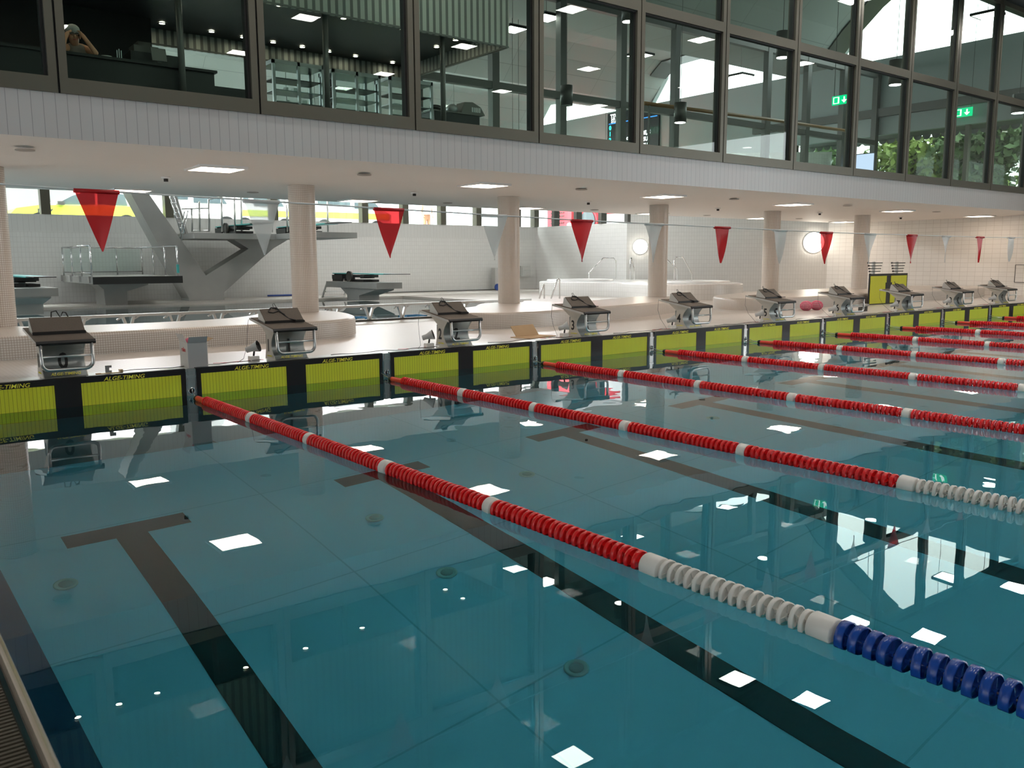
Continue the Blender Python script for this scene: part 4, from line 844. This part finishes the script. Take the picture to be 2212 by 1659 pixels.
# scoreboard on the end wall
e = empty('scoreboard', 'black electronic scoreboard with cyan numbers and white names', 'scoreboard', (28.9, 21.2, 7.3))
f = MB(); f.box(28.88, 28.99, 19.5, 23.0, 5.9, 8.9); BW(f, 'panel', M_led, e)
f = MB(); f.box(28.87, 28.88, 19.6, 22.9, 8.36, 8.40); BW(f, 'blue_line', M_ledb, e)
def lt(nm, s_, size, mat, y, z): text(nm, s_, size, mat, e, V((28.872, y, z))-V(e.location), (H, 0, -H), .012, 1.0)
lt('heading', 'TSV', .30, M_ledw, 22.55, 8.72); lt('heading', 'START', .26, M_ledw, 22.35, 8.50); lt('heading', 'es La', .30, M_ledw, 21.15, 8.55)
for i in range(7): lt('lane_number', str(i), .30, M_ledc, 22.8, 8.17-.3*i)
for z, a_, b_ in ((7.55, 'ora 1', 'BE, S'), (7.25, 'Nabil', 'SUI'), (6.95, 'ngene', 'SUI'), (6.65, 'athan', 'SUI')): lt('name', a_, .27, M_ledw, 21.35, z-.0); lt('code', b_, .27, M_ledw, 20.3, z+.12)
# wooden hand rail behind the right bays
P = [UY(1392, 223, 7.6), UY(1545, 243, 7.6), UY(1655, 257, 7.6), UY(1830, 283, 7.6)]; e = empty('wooden_rail', 'round wooden handrail on dark posts behind the right bays', 'handrail', (P[0].x, 7.6, WZ))
f = MB(); f.tube(P, .055, 8); BW(f, 'rail', M_wood, e)
for x_, z_ in ((P[0].x+.2, P[0].z), (P[1].x, P[1].z), (P[2].x, P[2].z), (P[3].x-.1, P[3].z)): f = MB(); f.box(x_-.03, x_+.03, 7.58, 7.62, WZ-.02, z_); BW(f, 'post', M_inner, e)
# screen at the right
a = UX(1848, 335, 27.5); e = empty('info_screen', 'pale blue lit screen in front of the garden windows', 'screen', (27.5, a.y, WZ))
c = UX(1884, 375, 27.5); f = MB(); f.box(27.5, 27.56, c.y, a.y, c.z, a.z); BW(f, 'display', M_screen, e); f = MB(); f.box(27.56, 27.6, c.y-.04, a.y+.04, c.z-.04, a.z+.04); f.cyl((27.6, (a.y+c.y)/2, WZ), (27.6, (a.y+c.y)/2, c.z), .04, n=8); BW(f, 'housing', M_inner, e)

# ================================================================== PERSON AT THE COUNTER
PY = 5.1
pe = empty('person', 'grey haired person in a pale top behind the counter, hands raised to the head', 'person', (UY(160, 110, PY).x, PY, WZ))
def pp(u, v, dy=0): return UY(u, v, PY+dy)
def skin_mesh(nm, verts, edges, radii, mat, par, sub=2):
    off = wloc(par); me = bpy.data.meshes.new(nm); me.from_pydata([tuple(V(p)-off) for p in verts], edges, []); me.materials.append(mat)
    o = bpy.data.objects.new(nm, me); COL.objects.link(o); o.parent = par
    md = o.modifiers.new('skin', 'SKIN'); sk = me.skin_vertices[0] if me.skin_vertices else None
    if sk is None:
        bpy.context.view_layer.objects.active = o
    for i, r in enumerate(radii): me.skin_vertices[0].data[i].radius = (r, r) if not isinstance(r, tuple) else r
    me.skin_vertices[0].data[0].use_root = True; md.use_smooth_shade = True
    s_ = o.modifiers.new('sub', 'SUBSURF'); s_.levels = sub; s_.render_levels = sub; return o
hip = V((pe.location.x+.02, PY+.1, WZ+.93)); chest = pp(164, 108, .02); neck = pp(161, 97, -.04); head0 = pp(160, 86, -.12); head1 = pp(158, 72, -.14)
shl, shr = pp(146, 103, 0), pp(185, 106, 0); ell, elr = pp(135, 104, -.35), pp(209, 117, -.30)
wl, wr = pp(140, 84, -.26), pp(184, 84, -.24); hl, hr = pp(145, 72, -.2), pp(178, 76, -.2)
vs = [hip, chest, neck, head0, head1, shl, ell, wl, hl, shr, elr, wr, hr]
ed = [(0, 1), (1, 2), (2, 3), (3, 4), (1, 5), (5, 6), (6, 7), (7, 8), (1, 9), (9, 10), (10, 11), (11, 12)]
rd = [(.16, .11), (.15, .10), .058, .075, .088, .062, .042, .032, .038, .062, .042, .032, .038]
for base, tgt, w_, (i0) in ((hl, head1, wl, 8), (hr, head1, wr, 12)):
    d = (base-w_).normalized(); toward = (tgt-base); toward = (toward-d*toward.dot(d)).normalized(); side = d.cross(toward).normalized()
    for q, ln in enumerate((.062, .072, .068, .055)):
        b0 = base+side*(.026*(q-1.5))+d*.03; b1 = b0+d*ln*.5+toward*.012; b2 = b1+d*ln*.3+toward*.03; k = len(vs); vs += [b0, b1, b2]; ed += [(i0, k), (k, k+1), (k+1, k+2)]; rd += [.010, .009, .008]
    k = len(vs); b0 = base+side*-.04+d*-.0; vs += [b0, b0+side*-.02+d*.035+toward*.02]; ed += [(i0, k), (k, k+1)]; rd += [.011, .009]
skin_mesh('body', vs, ed, rd, M_skin, pe)
f = MB(); hc = head1+V((0, -.0, .01)); f.sphere(hc+V((0, .03, .045)), .099, 18, 12, (1.02, 1.05, .85)); ho = BW(f, 'hair', M_hair, pe)
f = MB(); fc = (head0+head1)/2+V((0, -.075, -.01)); f.sphere(fc, .02, 10, 6, (1, 1.4, 1.5)); f.sphere(hc+V((-.095, 0, -.05)), .022, 8, 6, (.5, 1, 1.5)); f.sphere(hc+V((.095, 0, -.05)), .022, 8, 6, (.5, 1, 1.5)); BW(f, 'nose_and_ears', M_skin, pe)
f = MB()
for s_ in (-1, 1): f.tube([fc+V((s_*.033+.027*math.cos(t), -.012, .03+.02*math.sin(t))) for t in [i*math.pi/6 for i in range(12)]], .003, 5, True)
f.tube([fc+V((-.008, -.014, .032)), fc+V((.008, -.014, .032))], .003, 5); BW(f, 'glasses', M_inner, pe)
f = MB(); f.tube([fc+V((-.025, .0, -.048)), fc+V((0, -.01, -.05)), fc+V((.025, .0, -.048))], .004, 5); BW(f, 'mouth', M_rtext, pe)
f = MB(); n_ = 20; rg = []
for z, rx, ry in ((-.42, .19, .135), (-.2, .185, .14), (-.05, .19, .14), (.03, .175, .12), (.075, .12, .085)):
    c = V((chest.x+.0, chest.y, chest.z+z)); rg.append(f.add([(c.x+rx*math.cos(2*math.pi*q/n_), c.y+ry*math.sin(2*math.pi*q/n_), c.z) for q in range(n_)]))
for i, j in zip(rg, rg[1:]):
    for q in range(n_): f.face((i+q, i+(q+1) % n_, j+(q+1) % n_, j+q), True)
BW(f, 'sleeveless_top', M_vest, pe)

# ================================================================== DECK ODDS AND ENDS
e = empty('carton', 'open white and grey carton with pink plastic inside, on the coping left of block 1', 'box', (.12, .2, .3))
f = MB(); f.box(-.108, .108, -.12, -.115, .0, .285); f.build('grey_side', M_cardg, e)
f = MB(); f.box(-.113, -.108, -.12, .15, .0, .285); f.box(.108, .113, -.12, .15, 0, .285); f.box(-.113, .113, .145, .15, 0, .285); f.box(-.108, .108, -.115, .145, 0, .006); f.build('white_side', M_cardw, e)
f = MB(); f.obox((0, -.145, .315), (.105, 0, 0), (0, .0015, 0), (0, -.02, .035)); f.build('front_flap', M_cardg, e)
f = MB(); f.obox((-.13, .02, .33), (.0015, 0, 0), (0, .13, 0), (-.02, 0, .05)); f.build('left_flap', M_cardw, e)
f = MB(); f.obox((.155, .03, .30), (.04, 0, .018), (0, .12, 0), (0, 0, .0015)); f.build('right_flap', M_card, e)
f = MB(); f.sphere((-.04, .0, .28), .07, 12, 8, (1, 1, .8)); f.build('pink_bag', M_pink, e)
text('red_lettering', 'roline', .075, M_rtext, e, (-.1145, .01, .20), (H, 0, -H), .001, .8)
e = empty('metal_bracket', 'small brass coloured mounting bracket lying on the coping right of block 0', 'bracket', (-.80, .17, .3))
brass = pbr('brass', (.55, .42, .26), .35, metal=.6)
f = MB(); f.box(-.09, .13, -.035, .035, .0, .008); f.box(.10, .13, -.035, .035, .0, .035); f.build('base', brass, e); f = MB(); f.box(-.04, .0, .0, .006, .008, .085); f.box(.0, .025, .0, .006, .06, .085); f.box(.0, .025, .0, .006, .008, .03); f.build('upright', M_steel, e); f = MB(); f.box(-.14, -.09, -.03, .0, .0, .012); f.build('end_piece', M_card, e)
e = empty('flat_cardboard', 'flattened brown carton on the deck behind block 3', 'cardboard', (5.62, .75, .287), None, .2); f = MB(); f.box(-.35, .3, -.2, .2, 0, .01); f.build('sheet', M_card, e); f = MB(); f.obox((.0, .2, .09), (.28, 0, 0), (0, .06, .08), (0, -.003, .003)); f.build('raised_flap', M_card, e)
# pink net balls
for k, (u, v) in enumerate(((1741, 671), (1767, 670))):
    p = UZ(u, v, .285); e = empty('net_bag', 'round pink net bag of %s, leaning against the bench behind block 5' % ['the left pair half', 'the right pair half'][k], 'net bag', (p.x, p.y+.04*k, .285), 'pink net bags'); R_ = .138
    f = MB()
    for q in range(14):
        a = q*math.pi/14; f.tube([(R_*math.cos(t)*math.cos(a), R_*math.cos(t)*math.sin(a), R_*.82*(1+math.sin(t))) for t in [i*math.pi/12 for i in range(24)]], .007, 4, True)
    for t in (-.9, -.45, 0, .45, .9): f.tube([(R_*math.cos(t)*math.cos(i*math.pi/10), R_*math.cos(t)*math.sin(i*math.pi/10), R_*.82*(1+math.sin(t))) for i in range(20)], .007, 4, True)
    f.build('net', M_pink, e); f = MB(); f.sphere((0, 0, R_*.82), R_*.9, 14, 9, (1, 1, .82)); f.build('filling', pbr('pale_pink', (.75, .55, .55), .7) if 'pale_pink' not in MATS else MATS['pale_pink'], e)
# spare touchpad standing upright with two rod racks behind it
Q = [UY(*c4(*q), 2.35) for q in ((880, 1035), (895, 760), (1220, 750), (1205, 1000))]
e = empty('spare_touchpad', 'spare yellow touchpad standing upright on the deck behind block 7', 'touchpad', (Q[0].x, 2.35, .285)); xa, xb, zt = Q[0].x, Q[2].x, Q[2].z
f = MB(); f.box(xa, xb, 2.35, 2.37, .285, zt); BW(f, 'black_frame', M_padblk, e)
xm = xa+(xb-xa)*.50
for a, b in ((xa+.05, xm-.12), (xm+.10, xb-.05)): f = MB(); f.box(a, b, 2.343, 2.352, .31, zt-.06); BW(f, 'yellow_panel', M_pad, e)
f = MB(); f.box(xm-.17, xm+.15, 2.335, 2.345, .66, .86); BW(f, 'black_patch', M_padblk, e)
for k, (u0) in enumerate((1887, 1937)):
    x = UY(u0, 578, 2.46).x; z1 = UY(u0, 568, 2.46).z
    e = empty('rod_rack', 'upright rack with horizontal dark rods, %s above the spare touchpad' % ['left one', 'right one'][k], 'rack', (x, 2.46, .285), 'rod racks'); f = MB(); f.box(x-.05, x+.05, 2.44, 2.48, .285, z1+.03); BW(f, 'post', M_steel, e)
    f = MB()
    for q in range(5): z = z1-.0-q*.075; w_ = .36-.03*q; f.box(x-w_, x+w_, 2.41, 2.43, z-.012, z+.012); f.box(x-w_, x-w_+.03, 2.40, 2.44, z-.02, z+.025)
    BW(f, 'rods', M_inner, e)
e = empty('trolley_beam', 'long grey beam on small feet lying between blocks 6 and 7', 'beam', (15.6, .9, .285)); a, b = UZ(1848, 668, .42), UZ(1905, 663, .42)
f = MB(); f.obox((15.35, .95, .42), (.62, .10, 0), (-.012, .07, 0), (0, 0, .025)); BW(f, 'beam', M_horn, e); f = MB(); f.box(14.85, 14.97, .8, .95, .285, .40); f.box(15.72, 15.86, .95, 1.1, .285, .40); BW(f, 'feet', M_inner, e)
# access hatch outline on the right wall, brass door knob
a, b = UX(*c4(2140, 678), 26.99), UX(*c4(2140, 830), 26.99); e = empty('wall_hatch', 'square hatch outlined in dark on the right tiled wall', 'hatch', (26.98, a.y, b.z)); f = MB(); w_ = .9
for y0, y1, z0, z1 in ((a.y-w_, a.y, a.z-.015, a.z), (a.y-w_, a.y, b.z, b.z+.015), (a.y-.02, a.y, b.z, a.z), (a.y-w_, a.y-w_+.02, b.z, a.z)): f.box(26.97, 26.995, y0, y1, z0, z1)
BW(f, 'outline', M_inner, e); f = MB(); f.box(26.975, 26.995, a.y-w_+.02, a.y-.02, b.z+.015, a.z-.015); BW(f, 'panel', M_rtile, e)
# floor inlets of the racing pool
for k, (u, v) in enumerate(((1245, 1445), (965, 1238), (142, 1263), (1138, 1025), (1540, 903), (345*.3165+700, 1325*.3165+700))):
    p = UF(u, v); e = empty('pool_inlet', 'round steel inlet on the pool floor, %s' % ['largest, near the bottom centre', 'left of the first rope', 'in the far left lane', 'between the first two ropes', 'in the third lane', 'behind the nearest rope'][k], 'inlet', (p.x, p.y, -2.645), 'round inlets in the pool floor'); f = MB(); f.lathe([(.085, 0), (.085, .01), (.07, .015), (.065, .005), (.001, .004)], (0, 0, 0), 'z', 20); f.build('disc', M_whitep, e)
    f = MB(); f.lathe([(.05, .006), (.05, .012), (.001, .012)], (0, 0, 0), 'z', 14); f.build('cap', M_horn, e)

# ================================================================== STREET AND GARDEN
def car(x, y, lab, mb, mt, L=4.2, z=2.45, prof=None, flip=False, letters=None):
    e = empty('car', lab, 'car', (x, y, z)); s_ = -1 if flip else 1
    body = [(-.5, .25), (.5, .25), (.5, .6), (.46, .78), (.30, .90), (-.44, .95), (-.495, .7)]; roof = [(-.47, .95), (.24, .90), (.09, 1.28), (-.02, 1.46), (-.20, 1.50), (-.36, 1.42)]
    f = MB(); f.prism([(s_*px*L, -.87, pz) for px, pz in body], (0, 1.74, 0)); f.build('body', mb, e)
    f = MB(); f.prism([(s_*px*L, -.74, pz) for px, pz in roof], (0, 1.48, 0)); f.build('cabin', mt, e)
    f = MB(); win = [(-.33, .97), (-.11, .97), (-.11, 1.40), (-.20, 1.42), (-.31, 1.34)]; win2 = [(-.09, .97), (.19, .94), (.07, 1.24), (-.03, 1.39), (-.09, 1.40)]
    for w_ in (win, win2): f.prism([(s_*px*L, -.76, pz) for px, pz in w_], (0, .02, 0))
    f.build('side_windows', M_carg, e)
    for px in (-.31, .31):
        f = MB(); f.cyl((s_*px*L, -.89, .33), (s_*px*L, -.6, .33), .33, n=20); w_ = f.build('wheel', M_tyre, e); f = MB(); f.cyl((s_*px*L, -.9, .33), (s_*px*L, -.88, .33), .2, n=14); f.build('hub', M_steel, w_)
    f = MB(); f.obox((s_*.16*L, -.93, .98), (.1, 0, 0), (0, .06, 0), (0, 0, .06)); f.build('mirror', M_inner, e)
    if letters: text('door_letters', letters, .42, M_inner, e, (s_*.27*L-.0, -.875, .62), (H, 0, 0), 0, 1)
    return e
lx = UY(170, 440, 22).x
car(lx+.15, 22.9, 'lime and white car outside behind the left red pennant, lettered BY', M_lime, M_carw, 4.3, flip=True, letters='BY')
car(UY(330, 440, 25).x, 25.4, 'white car outside, behind the leaning concrete leg', M_carw, M_carw, 4.2)
def van(x, y, lab, m1, m2, L=4.8, Hh=2.2, z=2.45):
    e = empty('van', lab, 'van', (x, y, z)); f = MB(); f.prism([(-L/2, -.95, .3), (L/2, -.95, .3), (L/2, -.95, .95), (L/2-.35, -.95, 1.1), (L/2-.95, -.95, Hh*.9), (L/2-1.2, -.95, Hh), (-L/2+.1, -.95, Hh), (-L/2, -.95, Hh-.2)], (0, 1.9, 0)); f.build('body', m1, e)
    f = MB(); f.prism([(L/2-.5, -.97, 1.15), (L/2-1.02, -.97, Hh*.87), (L/2-1.7, -.97, Hh*.87), (L/2-1.7, -.97, 1.15)], (0, .02, 0)); f.box(-L/2+.5, L/2-1.9, -.97, -.95, 1.25, 1.75); f.build('windows', M_carg, e)
    f = MB(); f.box(-L/2, L/2-.1, -.962, -.95, .75, .98); f.build('stripe', m2, e)
    for px in (-.3, .32): f = MB(); f.cyl((px*L, -.97, .35), (px*L, -.65, .35), .35, n=18); f.build('wheel', M_tyre, e)
    return e
van(UY(410, 440, 23).x, 22.9, 'white van outside behind the high platform railing', M_carw, M_carw, 3.0)
van(UY(560, 440, 22.8).x, 23.3, 'lime and white van outside left of the second column', M_carw, M_lime, 2.6)
van(UY(745, 450, 22.5).x, 23.0, 'white van outside with a lime stripe right of the second column', M_carw, M_lime, 3.8, 1.9)
e = empty('fire_truck', 'red truck front with a dark grille outside the side windows', 'truck', (25.5, 19.0, 2.45))
a, b = UX(1182, 455, 24.5), UX(1231, 488, 24.5); f = MB(); f.box(24.6, 28, b.y, a.y+.1, 2.5, 5.3); BW(f, 'cab', M_carr, e)
f = MB()
for k in range(4):
    for j in range(8): y = a.y-.2-j*(a.y-b.y)*.075; f.box(24.55, 24.6, y-.05, y+.03, 3.25+.16*k, 3.29+.16*k)
BW(f, 'grille', M_inner, e); f = MB(); f.cyl((24.5, (a.y+b.y)/2+.3, 3.95), (24.56, (a.y+b.y)/2+.3, 3.95), .22, n=20); BW(f, 'badge', M_steelp, e); f = MB(); f.cyl((24.52, b.y+.1, 3.1), (24.6, b.y+.1, 3.1), .16, n=16); BW(f, 'headlamp', M_white, e)
a, b = UX(1236, 455, 25), UX(1288, 485, 25); e = empty('striped_car', 'orange and red car outside with a round windscreen', 'car', (25, (a.y+b.y)/2, 2.45)); f = MB(); f.box(25.1, 27.5, b.y+.06, a.y-.06, 2.6, 3.45); BW(f, 'body', M_caro, e)
f = MB(); f.cyl((25.02, (a.y*.35+b.y*.65), 3.3), (26.4, (a.y*.35+b.y*.65), 3.3), (a.y-b.y)*.36, n=24); BW(f, 'cabin', M_carr, e); f = MB(); f.cyl((24.98, (a.y*.35+b.y*.65), 3.3), (25.02, (a.y*.35+b.y*.65), 3.3), (a.y-b.y)*.30, n=24); BW(f, 'windscreen', M_carg, e)
a, b = UX(1305, 460, 25.5), UX(1354, 482, 25.5); e = empty('show_panel', 'white panel with a red top stripe outside the side windows', 'panel', (25.5, (a.y+b.y)/2, 2.45)); f = MB(); f.box(25.5, 25.6, b.y-.1, a.y, 2.46, 4.6); BW(f, 'board', M_carw, e); f = MB(); f.box(25.48, 25.5, b.y-.1, a.y, 3.62, 3.8); BW(f, 'stripe', M_carr, e)
e = empty('person', 'bystander in a white shirt outside the window right of the second red pennant', 'person', (UY(922, 470, 22).x, 22, 2.45)); bx = e.location.x
skin_mesh('body', [V((bx, 22, 3.4)), V((bx, 22, 3.85)), V((bx, 22, 4.02)), V((bx, 21.98, 4.15)), V((bx-.2, 22, 3.85)), V((bx-.27, 22, 3.55)), V((bx-.22, 21.85, 3.32)), V((bx+.2, 22, 3.85)), V((bx+.27, 22, 3.55)), V((bx+.22, 21.85, 3.32)), V((bx-.1, 22, 3.3)), V((bx-.1, 22, 2.9)), V((bx-.1, 22, 2.5)), V((bx+.1, 22, 3.3)), V((bx+.1, 22, 2.9)), V((bx+.1, 22, 2.5))], [(0, 1), (1, 2), (2, 3), (1, 4), (4, 5), (5, 6), (1, 7), (7, 8), (8, 9), (0, 10), (10, 11), (11, 12), (0, 13), (13, 14), (14, 15)], [.13, .13, .055, .09, .05, .04, .035, .05, .04, .035, .09, .065, .045, .09, .065, .045], M_skin, e)
f = MB(); f.lathe([(.19, -.42), (.2, -.1), (.21, .0), (.16, .1), (.07, .15)], (bx, 22, 3.88), 'z', 18); BW(f, 'shirt', M_white, e); f = MB(); f.sphere((bx, 22.0, 4.2), .1, 12, 8); BW(f, 'hair', M_hair, e)
# trees in the garden
def tree(x, y, h, cr, nleaf, mat, lab, seed):
    rq = random.Random(seed); e = empty('tree', lab, 'tree', (x, y, 2.3), 'garden trees')
    f = MB(); f.tube([(0, 0, 0), (.1, .05, h*.35), (.0, -.1, h*.65)], .16, 8); 
    for q in range(7): a = rq.uniform(0, 6.28); f.tube([(.03, 0, h*.3+.1*q), (math.cos(a)*cr*.4, math.sin(a)*cr*.4, h*.5+.2*q), (math.cos(a)*cr*.7, math.sin(a)*cr*.7, h*.62+.25*q)], .05, 5)
    f.build('trunk', M_bark, e); f = MB()
    cl = [(V((rq.gauss(0, cr*.42), rq.gauss(0, cr*.42), h*.62+rq.gauss(0, h*.16))), rq.uniform(.5, 1)) for _ in range(26)]
    for q in range(nleaf):
        c, r_ = rq.choice(cl); d = V((rq.gauss(0, 1), rq.gauss(0, 1), rq.gauss(0, 1))).normalized(); p = c+d*r_*rq.random()**.4; s_ = rq.uniform(.10, .24)
        a = V((rq.gauss(0, 1), rq.gauss(0, 1), rq.gauss(0, 1))).normalized()*s_; b = a.cross(d).normalized()*s_*.6; f.quad(p-a, p+b, p+a, p-b)
    f.build('crown', mat, e)
for i, (x, y, h, cr, nl, mt, lab) in enumerate([(36, 1.0, 7.0, 2.2, 3800, M_leaf, 'light green tree outside, rightmost'), (38, 4.5, 6.5, 2.0, 3000, M_leaf, 'loose light green tree outside the second garden window'), (35, 7.0, 6.8, 2.0, 3600, M_leafd, 'dark green tree outside the third garden window'), (40, 9.0, 7.5, 2.4, 3600, M_leaf, 'yellow green tree outside left of the screen'), (44, 6.0, 8.0, 3.0, 3600, M_leafd, 'tall dark tree far outside behind the others'), (46, -1, 8.5, 3.2, 3600, M_leafd, 'tall dark tree far outside at the right'), (34, 13.6, 5.5, 1.4, 2400, M_leafd, 'low dark tree outside, leftmost'), (33, 2.6, 5.6, 1.3, 2600, M_leaf, 'small light green tree close behind the second garden window'), (33.4, 5.8, 5.8, 1.4, 2800, M_leafd, 'small dark tree close behind the third garden window'), (33, 9.3, 5.4, 1.4, 2600, M_leaf, 'small yellow green tree close behind the fourth garden window')]):
    tree(x, y, h, cr, nl, mt, lab, i+3)
e = empty('neighbour_house', 'pale house with an awning outside beyond the garden', 'house', (44, 14, 2.3)); f = MB(); f.box(42, 50, 11.5, 18, 2.3, 6.8); BW(f, 'walls', M_white, e); f = MB(); [f.box(41.96, 42, y, y+1.1, 3.2, 4.6) for y in (12, 14, 16)]; BW(f, 'windows', M_carg, e)
e = empty('awning', 'dark scalloped awning outside the garden windows', 'awning', (31, 7, 5.6)); f = MB(); f.prism([(29.3, 1.6, 6.25), (30.2, 1.6, 6.16), (30.2, 1.6, 6.20), (29.3, 1.6, 6.29)], (0, 10.4, 0)); BW(f, 'cloth', M_inner, e); f = MB()
for k in range(30): f.cyl((30.18, 1.78+.35*k, 6.16), (30.2, 1.78+.35*k, 6.16), .16, n=14)
BW(f, 'scallops', M_inner, e)

# unseen panels added over the street to brighten the cars
for k in range(8):
    panel_light('street_fill', -4+4.4*k, 21.0, 6.6, 1.6, M_fillst, 'added unseen fill panel over the street, number %d from the left' % (k+1), 'added fill panels over the street', frame=M_inner)
